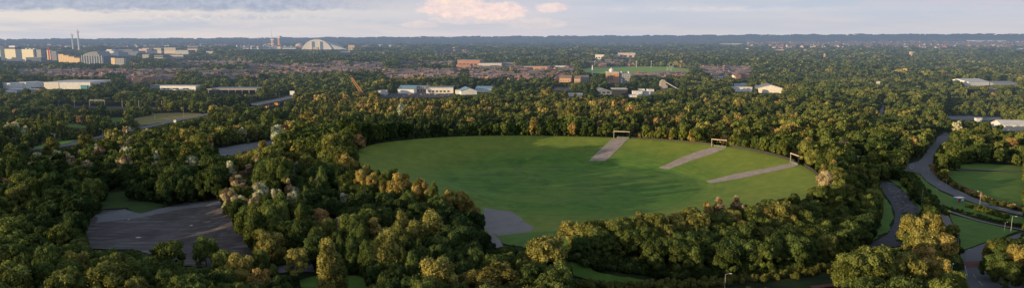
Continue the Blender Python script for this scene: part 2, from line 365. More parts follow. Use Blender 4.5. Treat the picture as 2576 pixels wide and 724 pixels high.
# left car park
upoly('gravel_car_park', [(238,541),(262,528),(315,525),(350,538),(420,519),(470,508),(552,502),(562,528),(590,565),(618,605),(640,640),(636,662),(598,672),(449,668),(336,626),(222,625),(216,570)], .05, M_lot)
upoly('pale_gravel_strip', [(240,541),(315,526),(350,538),(420,520),(553,503),(556,514),(460,524),(350,547),(242,560)], .1, M_asphl, False)
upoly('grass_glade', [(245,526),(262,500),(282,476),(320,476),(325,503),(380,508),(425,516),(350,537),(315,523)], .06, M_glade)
# left roads
road_L, QL = strip('main_road', [(-60,386),(0,381),(60,377),(163,366),(225,350),(308,333),(385,316),(440,304),(508,290),(556,279),(600,268),(636,262)], 11, .1, M_asphl)
upoly('service_yard', [(494,381),(560,371),(640,358),(704,350),(694,357),(640,378),(570,394)], .08, M_asphl)
upoly('meadow', [(330,299),(400,285),(450,283),(495,284),(520,289),(446,302),(400,309),(352,315),(346,306)], .06, M_meadow)
upoly('grass_slope', [(138,309),(190,311),(250,322),(205,323),(150,318)], .06, M_grass)
upoly('grass_slope', [(255,298),(300,294),(325,300),(330,306),(262,306)], .06, M_grass)
upoly('grass_verge', [(80,371),(130,355),(187,352),(205,350),(150,366),(95,376)], .06, M_field)
upoly('railway_bed', [(143,264),(230,266),(385,270),(440,272),(385,275),(260,274),(145,270)], .06, M_ballast, True, 8)
# right roads and lawns
upoly('park_road', [(2378,334),(2398,338),(2388,352),(2366,364),(2352,392),(2346,408),(2345,431),(2365,453),(2400,473),(2448,496),(2499,516),(2559,531),(2640,546),(2640,556),(2554,538),(2499,525),(2448,509),(2408,496),(2368,479),(2333,457),(2315,437),(2272,428),(2270,415),(2310,406),(2320,398),(2340,362),(2356,346)], .1, M_asph)
keep([(1436,652),(1500,672),(1700,693),(1900,693),(2060,668),(2120,646),(2178,612),(2195,625),(2130,660),(2128,724),(1440,724)], 1e9)
upoly('lawn', [(2380,428),(2450,430),(2576,433),(2680,435),(2680,530),(2576,519),(2549,514),(2499,499),(2448,481),(2410,461),(2385,443)], .05, M_grass)
upoly('lawn', [(2395,414),(2450,410),(2576,417),(2680,420),(2680,432),(2576,430),(2420,424)], .05, M_grass)
strip('footpath', [(2348,414),(2398,425),(2470,427),(2576,432),(2700,436)], 3.2, .12, M_pathp)
upoly('lawn', [(2290,433),(2313,438),(2333,459),(2366,481),(2408,499),(2458,513),(2500,527),(2549,541),(2600,550),(2600,566),(2559,563),(2499,553),(2423,536),(2368,513),(2328,478),(2306,455)], .05, M_grass)
strip('footpath', [(2272,427),(2300,456),(2330,482),(2360,515),(2372,534),(2384,560),(2398,580)], 4, .12, M_pathp)
strip('footpath', [(2363,520),(2400,535),(2473,557),(2571,577),(2660,590)], 2.6, .13, M_pathp)
upoly('lawn', [(2388,538),(2478,561),(2562,580),(2519,596),(2470,611),(2418,629),(2415,600),(2405,581)], .05, M_grass)
upoly('junction_road', [(2416,634),(2478,611),(2524,600),(2576,583),(2660,565),(2660,590),(2576,596),(2549,602),(2519,612),(2489,642),(2466,662),(2499,680),(2590,716),(2590,760),(2445,760),(2436,724),(2414,690)], .1, M_asph)
upoly('brick_crossing', [(2421,658),(2470,656),(2490,659),(2492,670),(2423,673)], .16, M_brickpave, False)
upoly('brick_island', [(2478,652),(2510,645),(2530,655),(2500,664)], .2, M_brickpave)
for a, b in (((2448,690),(2456,700)),((2462,706),(2472,718)),((2495,682),(2520,692)),((2532,697),(2556,707)),((2427,668),(2434,694))):
    strip('road_marking', [a, b], .25, .2, M_line, kp=False)
upoly('curved_track', [(2207,451),(2219,481),(2239,506),(2252,536),(2249,561),(2234,588),(2209,603),(2190,610),(2174,615),(2165,632),(2227,623),(2275,617),(2256,607),(2250,600),(2263,571),(2266,541),(2258,516),(2238,476),(2228,456)], .08, M_dark)
upoly('patched_slab', [(2228,455),(2248,461),(2284,491),(2316,532),(2312,537),(2263,536),(2254,511),(2234,476)], .14, M_slab)
upoly('grass_verge', [(2264,539),(2302,538),(2299,560),(2274,604),(2254,602),(2266,572)], .05, M_grass)
upoly('grass_verge', [(2234,452),(2260,455),(2320,526),(2316,532),(2287,492),(2250,460)], .05, M_grass)
upoly('grass_verge', [(2216,490),(2236,508),(2247,536),(2244,560),(2230,584),(2196,604),(2190,600),(2214,570),(2222,530)], .05, M_grass)
strip('rim_road', [(2180,621),(2132,643),(2072,664),(1993,682),(1900,694),(1800,704)], 6, .1, M_asph)
strip('footpath', [(2040,722),(2085,717),(2125,712)], 3, .1, M_brickpave)
upoly('concrete_lane', [(680,674),(725,664),(786,657),(790,684),(745,682),(700,686)], .08, M_asphl)
upoly('grass_verge', [(757,702),(812,688),(925,694),(925,724),(757,724)], .05, M_grass)
upoly('gravel_lot', [(2368,292),(2440,292),(2520,296),(2520,300),(2485,304),(2395,301)], .08, M_asphl)
upoly('woodland_ride', [(2217,262),(2224,260),(2228,278),(2219,292),(2212,288)], .08, M_asphl)
upoly('playing_field', [(1458,175),(1495,169),(1600,167),(1680,168),(1740,174),(1731,185),(1690,187),(1607,188),(1505,186),(1470,182)], .2, M_field, True, 14)
for cx_, cy_, rr_ in ((348, 597, .8), (324, 552, .5), (481, 567, .55), (443, 631, .4)):
    q0 = W(cx_, cy_); drape('puddle', [(q0[0]+rr_*1.6*math.cos(t)*(1+.3*math.sin(3*t+cx_)), q0[1]+rr_*math.sin(t)) for t in np.arange(0, 6.28, .5)], .12, M_puddle, 1.0)
# pale litter / standing water on the car park stays in the gravel material
# ------------------------------------------------------------------ building materials
def facade(name, wall, glass, sx, sz, wf=.5, hf=.5, gr=.3):
    """wall with punched windows following the storeys (object space)"""
    def f(N):
        tc = N.n('ShaderNodeTexCoord').outputs['Object']; s = N.n('ShaderNodeSeparateXYZ'); N.link(tc, s.inputs[0])
        h = N.m('ADD', s.outputs[0], s.outputs[1]); fx = N.m('FRACT', N.m('DIVIDE', N.m('ADD', h, 500.0), sx)); fz = N.m('FRACT', N.m('DIVIDE', N.m('ADD', s.outputs[2], 30*sz), sz))
        w = N.m('MULTIPLY', N.m('LESS_THAN', N.m('ABSOLUTE', N.m('SUBTRACT', fx, .5)), wf/2), N.m('LESS_THAN', N.m('ABSOLUTE', N.m('SUBTRACT', fz, .55)), hf/2))
        k = N.mix(N.mr(N.noise(N.pos(), .2, 3), .3, .7), tuple(q*.88 for q in wall), wall); return N.mix(w, k, glass)
    return mat(name, f, .6)
B = dict(
 gold=facade('glare_painted_glass', (.72,.66,.52), (.92,.86,.66), 3.6, 3.4, .7, .6), goldb=facade('cream_balconies', (.88,.66,.38), (.40,.26,.14), 5.5, 3.3, .55, .45),  # office panes coloured bright cream to stand for sun glare
 grey=facade('grey_facade', (.42,.42,.44), (.09,.11,.14), 3.4, 3.3, .5, .55), white=facade('white_facade', (.62,.62,.62), (.12,.15,.19), 5, 3.5, .6, .5),
 glass=facade('dark_glazing', (.30,.34,.38), (.06,.09,.12), 3, 3.2, .8, .8), band=facade('banded_facade', (.50,.50,.50), (.10,.13,.16), 400, 4.0, .999, .45),
 brickf=facade('brick_facade', (.36,.14,.08), (.10,.07,.06), 4, 3, .4, .45), gurd=facade('orange_brick', (.62,.26,.12), (.62,.50,.38), 4.5, 5, .4, .5),
 flats=facade('cream_flats', (.60,.40,.26), (.14,.11,.10), 4.2, 2.9, .35, .42),
 pink=mat('pink_render', (.70,.55,.48)), pale=mat('pale_cladding', (.80,.76,.70)), wh=mat('white_cladding', (.82,.82,.84)), shade=mat('grey_cladding', (.30,.33,.38)),
 conc=mat('concrete', (.42,.38,.34)), roofg=mat('grey_roof', (.30,.32,.35), .6), roofd=mat('dark_roof', (.10,.10,.12)), roofw=mat('white_roof', (.62,.63,.66)),
 blue=mat('blue_roof', (.22,.38,.50), .5), red=mat('red_panel', (.45,.05,.04)), metal=mat('galvanised_steel', (.45,.46,.48), .5, .3), dark=mat('dark_metal', (.05,.05,.055), .6),
 orange=mat('orange_steel', (.52, .25, .12)), win=mat('window_glass', (.05,.06,.07), .25, 0, None, .5), cream=mat('cream_render', (.70,.52,.34)), teal=mat('teal_panel', (.12,.34,.38)),
 brick=mat('red_brick', vary((.44, .24, .17))), brick2=mat('orange_brick_wall', vary((.62, .34, .22))), render=mat('cream_wall', vary((.72, .62, .52))),
 tile=mat('brown_roof_tile', vary((.20, .145, .135))), tile2=mat('purple_slate', vary((.19, .165, .18))), tile3=mat('red_roof_tile', vary((.32, .18, .14))), rust=mat('sunlit_gold', (.72,.42,.2)))  # last entry: sunlight on the abutment put into a gold colour
# ------------------------------------------------------------------ buildings
def base(px, py):
    x, y = W(px, py); return x, y, float(hz(x, y))
def scale_at(y, z=40): return (y*CP+(CAM_H-z)*SP)/F      # metres per survey pixel
def bld(name, x0, x1, ytop, ybase, label, cat='building', group=None, yg=None, rz=0, depth=None, keepit=True):
    """root at the footprint's front centre. Returns root, width, height"""
    xm = (x0+x1)/2; x, y, z = base(xm, yg or ybase); s = scale_at(y, z)
    w = (x1-x0)*s; h = ((yg or ybase)-ytop)*s; depth = depth or w*.6
    o = empty(name, (x, y, z), rz, label=label, cat=cat, group=group)
    if keepit: keep([(x0, ytop), (x1, ytop), (x1, ybase), (x0, ybase)], y)
    for fx in np.arange(-w/2, w/2+1, 12):
        for fy in np.arange(0, depth+1, 12):
            co, si = math.cos(rz), math.sin(rz); footprints.append((x+fx*co-fy*si, y+fx*si+fy*co, 10))
    return o, w, h, depth
def slab(o, w, d, h, wall, roof, bands=0, z0=-6, par=.6):
    MB().box(-w/2, w/2, 0, d, z0, h).build('wall', wall, o)
    MB().box(-w/2-.3, w/2+.3, -.3, d+.3, h+.01, h+par).build('roof', roof, o)
    for k in range(bands):
        zz = h*(k+.55)/bands; MB().box(-w/2-.12, w/2+.12, -.12, d+.12, zz, zz+h/bands*.4).build('window', B['win'], o)
def plant(o, w, d, h, n=3):
    for k in range(n):
        a = (k+.5)/n*w-w/2; MB().box(a-w*.06, a+w*.06, d*.3, d*.6, h+.7, h+3.2).build('plant_room', B['pale'], o)
G1 = 'city centre buildings on the skyline'
rz0 = R_(-18)
o, w, h, d = bld('office_block', -12, 5, 116, 152, 'tall pale tower at the very edge of the city centre', group=G1, rz=rz0); slab(o, w, d, h, B['gold'], B['roofg']); 
o, w, h, d = bld('office_block', 9, 46, 124, 154, 'sunlit glass office block with dark attic storey and white plant room', group=G1, rz=rz0)
slab(o, w, d*.7, h, B['gold'], B['roofd'], 0, -6, 5); MB().box(-w*.2, w*.35, 5, d*.5, h+5, h+10).build('plant_room', B['wh'], o)
o, w, h, d = bld('office_block', 52, 91, 125, 156, 'golden glass office block with blazing top corner', group=G1, rz=rz0); slab(o, w, d*.8, h, B['gold'], B['roofg']); plant(o, w, d, h)
MB().box(w/2+.1, w/2+24, 6, d*.7, -6, h*.98).build('side_wing', B['grey'], o)
o, w, h, d = bld('low_office', 66, 104, 145, 158, 'low grey colonnaded block in front of the golden glass office', group=G1, rz=0); slab(o, w, 20, h, B['glass'], B['roofw'])
o, w, h, d = bld('apartment_block', 118, 130, 127, 151, 'narrow cream tower with tall red fin', group=G1, rz=rz0); slab(o, w, d, h, B['goldb'], B['roofg'])
MB().box(-w*.12, w*.22, -.6, 3, 0, h+10).build('fin', B['red'], o)
o, w, h, d = bld('apartment_block', 131, 143, 130, 152, 'slim grey apartment block right of the red fin', group=G1, rz=0); slab(o, w, d, h, B['grey'], B['roofw'])
o, w, h, d = bld('apartment_block', 143, 206, 137, 153, 'long stepped cream apartment block with rows of balconies', group=G1, rz=R_(-12), depth=25, yg=160)
for k in range(4): MB().box(-w/2+k*w/4, -w/2+(k+1)*w/4-.02, 0, 25, -6, h*(1-k*.13)).build('wing', B['goldb'], o); MB().box(-w/2+k*w/4, -w/2+(k+1)*w/4-.1, .1, 25, h*(1-k*.13)+.02, h*(1-k*.13)+1).build('roof', B['roofd'], o)
o, w, h, d = bld('low_hall', 183, 221, 152, 157, 'low bright strip of shopfront below the stepped block', group=G1, rz=0); slab(o, w, 12, h, B['pale'], B['roofw'])
o, w, h, d = bld('glass_atrium', 206, 262, 140, 161, 'dark glass atrium building with sloping barrel roof and pale columns', group=G1, rz=R_(-4), depth=60)
MB().box(-w/2, w/2, 0, 60, -6, h*.9).build('wall', B['glass'], o)
v = []; 
for i in range(9): t = i/8*PI/2; v.append((-w/2+w*.75*(1-math.cos(t))*.9, h*.9+.1+h*.55*math.sin(t)))
V = [(a, yy_, c) for yy_ in (4, 58) for a, c in v]+[(w*.3, 4, h*.9+.1), (w*.3, 58, h*.9+.1)]
MB().add(V, [(i, i+1, i+10, i+9) for i in range(8)]+[tuple(range(9))+(18,), tuple(range(9, 18))+(19,), (8, 18, 19, 17)]).build('barrel_roof', B['roofg'], o)
for k in range(9): MB().box(-w/2+k*w/8.5-.5, -w/2+k*w/8.5+.6, -1.2, -.1, -6, h).build('column', B['wh'], o)
o, w, h, d = bld('apartment_block', 279, 291, 146, 163, 'short apartment block with golden end wall', group=G1, rz=rz0); slab(o, w, d, h, B['goldb'], B['roofd'])
o, w, h, d = bld('apartment_block', 292, 312, 147, 164, 'pale gridded apartment block beside the golden end wall', group=G1, rz=R_(4)); slab(o, w, d, h, B['white'], B['roofd'])
o, w, h, d = bld('shopping_centre', 260, 290, 125, 140, 'bright stepped corner of the long banded shopping centre', group=G1, yg=141, rz=rz0, depth=60)
slab(o, w, 60, h*.75, B['pale'], B['roofw']); MB().box(-w*.35, w*.2, 4, 30, h*.75+1, h).build('upper_storey', B['pale'], o)
o, w, h, d = bld('shopping_centre', 288, 346, 125, 141, 'long grey shopping centre with horizontal bands', group=G1, rz=R_(6), depth=70)
slab(o, w, 70, h*.7, B['band'], B['roofg']); MB().box(-w*.5, w*.25, 6, 50, h*.7+1, h).build('upper_storey', B['roofg'], o)
o, w, h, d = bld('theatre', 347, 372, 121, 135, 'pink theatre with curved roof', group=G1, rz=rz0, depth=50); slab(o, w, 50, h*.8, B['pink'], B['rust']); MB().tube((-w*.4, 20, h*.7), (w*.4, 20, h*.7), h*.28, None, 12).build('roof_vault', B['pink'], o)
for (a, b, t, bb, lab, ma) in ((372,410,122,135,'pale pink block with white stripe between theatre and grey store','pink'),(410,446,121,136,'long pink department store with bright flat roof','pink'),(438,478,127,137,'grey and white low block right of the pink store','white'),(470,500,117,131,'stepped pink block with cream upper floors','pink'),(387,412,140,149,'grey multi-storey car park in front of the pink store','band'),(420,466,139,148,'two-deck car park with white parapets among trees','band'),(356,380,138,147,'dark low block with red sign band left of the car park','grey'),(500,520,111,119,'small white block on the skyline right of the pink store','wh'),(545,570,113,118,'wide cream warehouse on the skyline','pale'),(592,625,119,124,'long white low shed on the skyline','wh'),(628,652,119,125,'pair of white roofs on the skyline left of the hotel','pale'),(515,540,130,136,'grey roofed hall half hidden by trees','roofg')):
    o, w, h, d = bld('city_block', a, b, t, bb, lab, group=G1, rz=R_(rnd.choice([-18, -10, 3]))); slab(o, w, min(d, 40), h, B[ma], B[rnd.choice(['roofw', 'roofg', 'roofw'])], 1)
keep([(0,128),(350,122),(352,141),(313,163),(262,160),(150,157),(0,157)], 2350); keep([(347,119),(500,118),(500,136),(468,148),(387,149),(347,145)], 2300)
for i in range(70):    # the low roofs strung between them
    px = rnd.uniform(-5, 500); py = rnd.uniform(120, 140) if px < 350 else rnd.uniform(119, 128); o, w, h, d = bld('rooftop_block', px, px+rnd.uniform(6, 22), py-rnd.uniform(3, 6.5), py+1, 'low roof %s' % ('among the golden glass offices' if px < 100 else 'around the tower with the red fin' if px < 140 else 'behind the stepped cream apartments' if px < 206 else 'behind the dark glass atrium' if px < 262 else 'around the long banded shopping centre' if px < 350 else 'around the pink department store'), group='low roofs crowded in the city centre', rz=R_(rnd.choice([-18, -25])), keepit=False); slab(o, w, d, h, B[rnd.choice(['pale', 'wh', 'grey', 'pink', 'gold'])], B[rnd.choice(['roofw', 'roofg'])])
# the two white core towers
for x_, yt, yb, sc_, lab in ((185, 91, 127, 6.6, 'shorter of two slim white tower cores under construction'), (200, 83, 126, 7.4, 'taller of two slim white tower cores with crane hoist')):
    x, y, z = base(x_, 133); s = scale_at(y, z); H = (133-yt)*s
    o = empty('tower_core', (x, y, z), 0, label=lab, cat='tower', group='two tall tower cores over the city centre'); w = sc_*s/2*.75
    MB().tube((0, 0, -5), (0, 0, H), w*.85, w*.55, 8).build('shaft', B['pale'] if x_ < 190 else B['wh'], o)
    MB().box(-w, w, -w, w, H, H+3.5).build('platform', B['pale'], o); MB().bar((0, 0, H+3.5), (0, 0, H+(12 if x_ < 190 else 16)), 1.6, .6).build('mast', B['metal'], o)
    MB().bar((-w*1.5, 0, H+5), (w*.8, 0, H+5.5), 1.1).build('jib', B['metal'], o)
    keep([(x_-5, yt), (x_+5, yt), (x_+5, yb), (x_-5, yb)], y)
# middle group: towers, mast, arch
o, w, h, d = bld('hotel', 672, 695, 111, 121, 'square cream hotel block with framed top below the thin mast', group=G1, rz=rz0); slab(o, w, d, h, B['goldb'], B['pale'])
MB().box(-w*.42+w*.3, -w*.42+w*.62, 3, 12, h+.6, h+22*.9).build('tower', B['brick2'], o); MB().box(-w*.42+w*.27, -w*.42+w*.66, 2.6, 12.4, h+20, h+27).build('tower_cap', B['wh'], o)
x, y, z = base(686, 124); s = scale_at(y, z); o = empty('radio_mast', (x, y, z), 0, label='thin tall white mast rising behind the square hotel', cat='mast')
MB().bar((0, 0, 0), (0, 0, 26*s), 2.2, 1.6).build('lower_pole', B['wh'], o); MB().bar((0, 0, 26*s), (-2*s, 0, 50*s), 1.5, .5).build('upper_pole', B['wh'], o)
o, w, h, d = bld('lift_tower', 697, 706, 97, 122, 'tall slim brown tower with square cream head', group=G1, rz=rz0); 
MB().box(-w*.30, w*.30, 0, w*.6, -5, h).build('shaft', B['brick2'], o); MB().box(-w*.55, w*.55, -w*.15, w*.9, h, h+5.5*scale_at(o.location.y)).build('head', B['wh'], o)
o, w, h, d = bld('low_hall', 640, 745, 118, 124, 'long low white hall at the foot of the brown tower', group=G1, rz=0, depth=30); slab(o, w, 30, h, B['wh'], B['roofw'], 1)
for k in range(6): MB().box(-w*.4+k*w*.15, -w*.4+k*w*.15+8, 4, 14, h+.7, h+4).build('roof_unit', B['wh'], o)
o, w, h, d = bld('indoor_ski_hall', 757, 836, 100, 125, 'huge arched silver hall with long tail sloping down behind', cat='arched hall', group=G1, rz=R_(-6), depth=150)
n = 24; keep([(834,104),(873,121),(873,125),(834,125)], o.location.y); Rc = (w*w/4+h*h)/(2*h); arc = [(-w/2+w*i/n, max(0, math.sqrt(max(0, Rc*Rc-(-w/2+w*i/n)**2))-(Rc-h))) for i in range(n+1)]; back = [(a*.55+w*.42+20, c*.12) for a, c in arc]; 
V = [(a, 0, c) for a, c in arc]+[(a*.85+w*.30, 150, c*.35) for a, c in arc]+[(a*.5+w*.95, 160, c*.05) for a, c in arc]
MB().add(V, [tuple(range(n, -1, -1))]).build('front_wall', B['pale'], o)
MB().add([(a*1.02, -.8, c*1.02+.2) for a, c in arc]+V[:n+1]+V[n+1:], [(i, i+1, n+2+i, n+1+i) for i in range(n)]+[(n+1+i, n+2+i, 2*n+3+i, 2*n+2+i) for i in range(n)]+[(2*n+2+i, 2*n+3+i, 3*n+4+i, 3*n+3+i) for i in range(n)]).build('vault_roof', B['roofw'], o, True)
MB().add([(-w*.05, 6, h*.96), (w*1.02, 6, 0), (-w*.05, 6, -4), (w*1.02, 6, -4), (-w*.05, 110, h*.9), (w*1.0, 110, 0), (-w*.05, 110, -4), (w*1.0, 110, -4)], [(0, 2, 3, 1), (4, 5, 7, 6), (0, 1, 5, 4), (1, 3, 7, 5), (0, 4, 6, 2)]).build('sloping_tail', B['roofw'], o)
for s_ in (-1, 1): MB().tube((s_*w*.135-1, -5, -4), (s_*w*.135-1, -5, h*.80), w*.03, w*.028, 10).build('stair_tower', B['pale'], o)
MB().box(-w*.09, w*.07, -9, -1, -4, h*.24).build('entrance_block', B['cream'], o)
o, w, h, d = bld('dome_hall', 741, 762, 109, 123, 'small low pink dome left of the silver arch', group=G1, rz=0)
MB().add([(w/2*math.cos(t)*math.cos(p), 14+14*math.cos(t)*math.sin(p), h*.45+h*.55*math.sin(t)) for t in np.linspace(0, PI/2*.98, 6) for p in np.linspace(0, 2*PI, 17)[:-1]], [(r*16+c, r*16+(c+1)%16, (r+1)*16+(c+1)%16, (r+1)*16+c) for r in range(5) for c in range(16)]).build('dome', B['pink'], o, True)
MB().box(-w/2, w/2, 2, 26, -4, h*.45).build('wall', B['brick'], o)
o, w, h, d = bld('store', 876, 892, 114, 126, 'white square store with red parapet right of the silver arch', group=G1, rz=R_(-5)); slab(o, w, d, h, B['cream'], B['red'])
for s_ in (-.22, .2): MB().box(w*s_-2, w*s_+2, -.3, 0, h*.2, h*.5).build('window', B['win'], o)
for (a, b, t, bb, lab) in ((855,882,129,133,'white low roofs in the trees below the silver arch'),(868,884,141,144,'white strip roof deep in the trees'),(952,962,113,118,'small white house block on the far ridge of trees'),(975,988,114,119,'small cream block on the far ridge right of it'),(905,925,116,119,'low red roof beyond the white store')):
    o, w, h, d = bld('far_shed', a, b, t, bb, lab, group='pale sheds far beyond the trees', rz=0); slab(o, w, 14, h, B['wh' if 'red' not in lab else 'brick'], B['roofw'])
# far right warehouses, spire, town
o, w, h, d = bld('warehouse', 2453, 2531, 102, 107, 'very long white warehouse highest on the right skyline', cat='warehouse', group='white warehouses below the hills', rz=0, depth=120); slab(o, w, 120, h, B['wh'], B['roofw'])
for (a, b, t, bb, lab) in ((2484,2530,107,111,'cream warehouse just below the longest one'),(2538,2580,105,108,'thin white warehouse at the frame edge'),(2405,2448,112,115,'long low white warehouse left of the others'),(2478,2522,113,117,'broad cream warehouse in the second row'),(2528,2578,111,114,'white warehouse in the second row by the frame edge'),(2548,2580,122,127,'bright cream warehouse lowest at the frame edge'),(2365,2400,113,117,'pale warehouse among the town roofs'),(2336,2350,111,117,'small bright cube warehouse'),(2260,2268,110,115,'small pink block in the distant town'),(2066,2078,124,128,'orange lit block in the near side of the distant town'),(2016,2034,125,128,'low white block beside the orange lit one'),(1945,1975,125,128,'low pink terrace in the distant town'),(1876,1883,122,129,'pale cube block at the wood edge'),(1815,1840,110,113,'white sheds under the hills'),(1845,1868,110,113,'second pair of white sheds under the hills')):
    o, w, h, d = bld('warehouse', a, b, t, bb, lab, cat='warehouse', group='white warehouses below the hills', rz=0); slab(o, w, min(d, 60), h, B[rnd.choice(['wh', 'pale', 'cream'])], B['roofw'])
x, y, z = base(1937, 119); s = scale_at(y, z); o = empty('church', (x, y, z), 0, label='church with pointed pink spire far off under the hills', cat='church')
MB().box(-4*s, 4*s, 0, 10, -3, 3*s).build('nave', B['pink'], o); MB().box(-1.3*s, 1.3*s, -4, 4, -3, 6*s).build('tower', B['pink'], o); MB().bar((0, 0, 6*s), (0, 0, 11*s), 2.2*s, .1).build('spire', B['pink'], o)
for (px, yt, yb, wd, lab) in ((2074,137,150,3,'slim pale water tower standing up from the woods'),(2151,141,147,3,'short white tower top between the trees'),(2296,132,141,9,'small square yellow block above the tree tops')):
    x, y, z = base(px, yb+3); s = scale_at(y, z); o = empty('tower_block', (x, y, z), 0, label=lab, cat='tower'); MB().box(-wd*s/2, wd*s/2, 0, wd*s, -5, (yb+3-yt)*s).build('wall', B['cream'], o)
    MB().box(-wd*s/2-.5, wd*s/2+.5, -.5, wd*s+.5, (yb+3-yt)*s, (yb+3-yt)*s+1.5).build('roof', B['roofw'], o); keep([(px-wd/2, yt), (px+wd/2, yt), (px+wd/2, yb), (px-wd/2, yb)], y)
# ---- middle distance
G2 = 'industrial sheds between the woods'
def shed(x0, x1, yt, yb, lab, wall='wh', roof='roofw', rz=0, depth=45, gable=0, windows=0, yg=None):
    o, w, h, d = bld('industrial_shed', x0, x1, yt, yb, lab, cat='shed', group=G2, rz=rz, depth=depth, yg=yg)
    if gable:
        MB().gwall(-w/2, w/2, 0, depth, -4, h*.6, h).build('wall', B[wall], o) if gable == 1 else None
        if gable == 1: MB().gable(-w/2, w/2, 0, depth, h*.6+.05, h+.05, .6).build('roof', B[roof], o)
        else:
            m = MB().gwall(0, depth, -w/2, w/2, -4, h*.55, h); m.v = [(-y_, x_, z_) for x_, y_, z_ in m.v]; m.build('wall', B[wall], o)
            m = MB().gable(0, depth, -w/2, w/2, h*.55+.05, h+.05, .6); m.v = [(-y_, x_, z_) for x_, y_, z_ in m.v]; m.build('roof', B[roof], o)
    else: slab(o, w, depth, h, B[wall], B[roof], 0, -4)
    for k in range(windows): MB().box(-w*.42+k*w*.84/windows, -w*.42+(k+.6)*w*.84/windows, -.15, 0, h*.2, h*.5).build('window', B['win'], o)
    return o
shed(-5,40,210,224,'white shed with glinting wall at the very edge of the picture','wh','roofw',R_(-34),30)
shed(36,78,208,222,'bright cream shed second in the row of white sheds','wh','roofw',R_(-34),30)
shed(76,108,208,219,'small grey shed between cream and long white sheds','wh','roofg',R_(10),30)
shed(-5,22,230,237,'low flat white roof in front of the sheds','wh','roofw',0,20); shed(20,100,226,232,'long flat pale roof below the row of sheds','shade','roofw',0,20)
o, w, h, d = bld('warehouse', 112, 228, 205, 224, 'long white warehouse with bright end and teal doorway', cat='warehouse', rz=0, depth=70)
slab(o, w, 70, h*.85, B['wh'], B['roofw'], 0, -4); MB().box(-w/2-.3, -w*.18, -.5, .0, -3, h*.85+.2).build('end_panel', B['pale'], o); MB().box(w*.30, w*.44, -2, -.1, 0, h*.5).build('doorway', B['teal'], o)
shed(378,408,215,222,'low grey shed left end of white strip','grey','roofg',0,20); shed(400,495,217,227,'long white shed sloping down to the right','wh','roofw',R_(-6),24,0,3)
shed(452,462,217,222,'white lift housing on the long sloping shed','wh','roofw',0,8)
# open sided canopy
o, w, h, d = bld('canopy', 522, 646, 222, 236, 'wide open-sided steel canopy roof on slim posts', cat='canopy', depth=50)
MB().box(-w/2, w/2, 0, 50, h*.72, h*.72+1.2).build('roof_deck', B['roofg'], o)
MB().box(-w/2-.5, w/2+.5, -.8, -.1, h*.68, h*.68+2.2).build('fascia', B['conc'], o)
for k in range(8): MB().box(-w*.48+k*w*.137-.4, -w*.48+k*w*.137+.4, .3, 1.1, -3, h*.7).build('post', B['metal'], o)
# trading estate with car park
upoly('estate_car_park', [(945,240),(1000,234),(1135,236),(1140,243),(1080,246),(985,246),(945,245)], .1, M_dark, True, 12)
shed(1000,1042,217,236,'white shed with pale green gable at the car park','wh','blue',R_(-8),40,1); shed(1040,1076,219,233,'grey green workshop with open frame','grey','roofg',0,36,0,4)
shed(1072,1140,221,235,'long pale workshop along the back of the car park','pale','roofg',R_(2),36,0,6); shed(948,975,229,237,'small white shed left of the car park','wh','roofw',0,20)
shed(1160,1200,222,238,'blue roofed shed left half of the pair','wh','blue',R_(12),40,2); shed(1195,1236,219,232,'blue roofed shed right half of the pair','wh','blue',R_(-8),40,1)
shed(1145,1168,228,237,'small white shed beside the blue roofs','wh','roofw',0,20)
shed(1392,1436,222,228,'low beige hut hidden by trees','conc','roofd',0,18); shed(1414,1466,237,243,'long white low roof just above the tree line','wh','roofw',R_(-2),16)
shed(1500,1542,224,238,'shed with arched pale grey roof and window strip','shade','roofg',R_(8),36,2,3); shed(1540,1578,225,240,'open shed with grey roof and dark bay','dark','roofw',R_(-3),30)
for a, b, t, bb, l in ((1592,1616,230,241,'white tank building first in the white group'),(1608,1622,225,236,'taller white cube in the white group'),(1620,1636,231,240,'small white cube beside the taller one'),(1630,1645,226,238,'white stack of containers at the right of the group'),(1584,1602,240,245,'low white van shed in front of the white group'),(1725,1790,207,211,'thin white roof line beyond the conveyor'),(1846,1876,213,221,'white roof behind the gabled shed'),(1844,1892,220,231,'white shed with plain front left of the gabled one')): shed(a, b, t, bb, l, 'wh', 'roofw', 0, 14)
shed(1905,1970,214,234,'cream gabled shed with broad brown grey roof','pale','roofg',R_(-14),50,2); shed(1862,1884,211,216,'tiny white shed among the trees','wh','roofw',0,12)
shed(2430,2494,200,216,'white shed with dark open end near the right edge','wh','roofw',R_(14),50,1); shed(2496,2562,206,214,'grey arched roof beside the white shed at the right','shade','roofg',R_(6),40,1)
shed(2486,2506,224,232,'small dark hut in front of the grey arched roof','grey','roofg',0,12)
shed(2522,2590,305,329,'white marquee like shed by the gravel lot','wh','roofw',R_(-8),22,1); shed(2456,2470,298,306,'small white hut on the gravel lot','wh','roofw',0,4); 
shed(2158,2188,397,409,'low grey hut behind the round tree','grey','roofw',0,6)
# brick halls
shed(1150,1208,152,169,'big red brick hall with grey curved roof','brick','roofg',R_(-10),50,0,5); shed(1148,1182,163,173,'lower red annex in front of the brick hall','brick','tile3',0,16)
shed(1205,1262,159,170,'long white walled hall with dark roof','pale','roofd',R_(4),60); shed(1250,1292,158,168,'dark roofed hall end beside the white walled one','shade','roofd',R_(4),50)
shed(1316,1376,168,176,'pale sloping roof behind the red houses','brick2','conc',R_(-6),30); shed(1390,1432,166,173,'long teal roofed shelter by the playing field','wh','blue',0,14)
shed(1330,1350,176,183,'red hall with white gable','brick2','tile3',0,20,2)
# school-like pale blocks behind the field
shed(1497,1520,138,150,'cream flats block beyond the playing field','pale','roofd',rz0,20,0,3); shed(1555,1598,134,146,'long pale flat-roofed block beyond the playing field','pink','roofw',R_(-6),26,0,3)
shed(1540,1560,138,146,'grey low block between the pale blocks','conc','roofg',0,14)
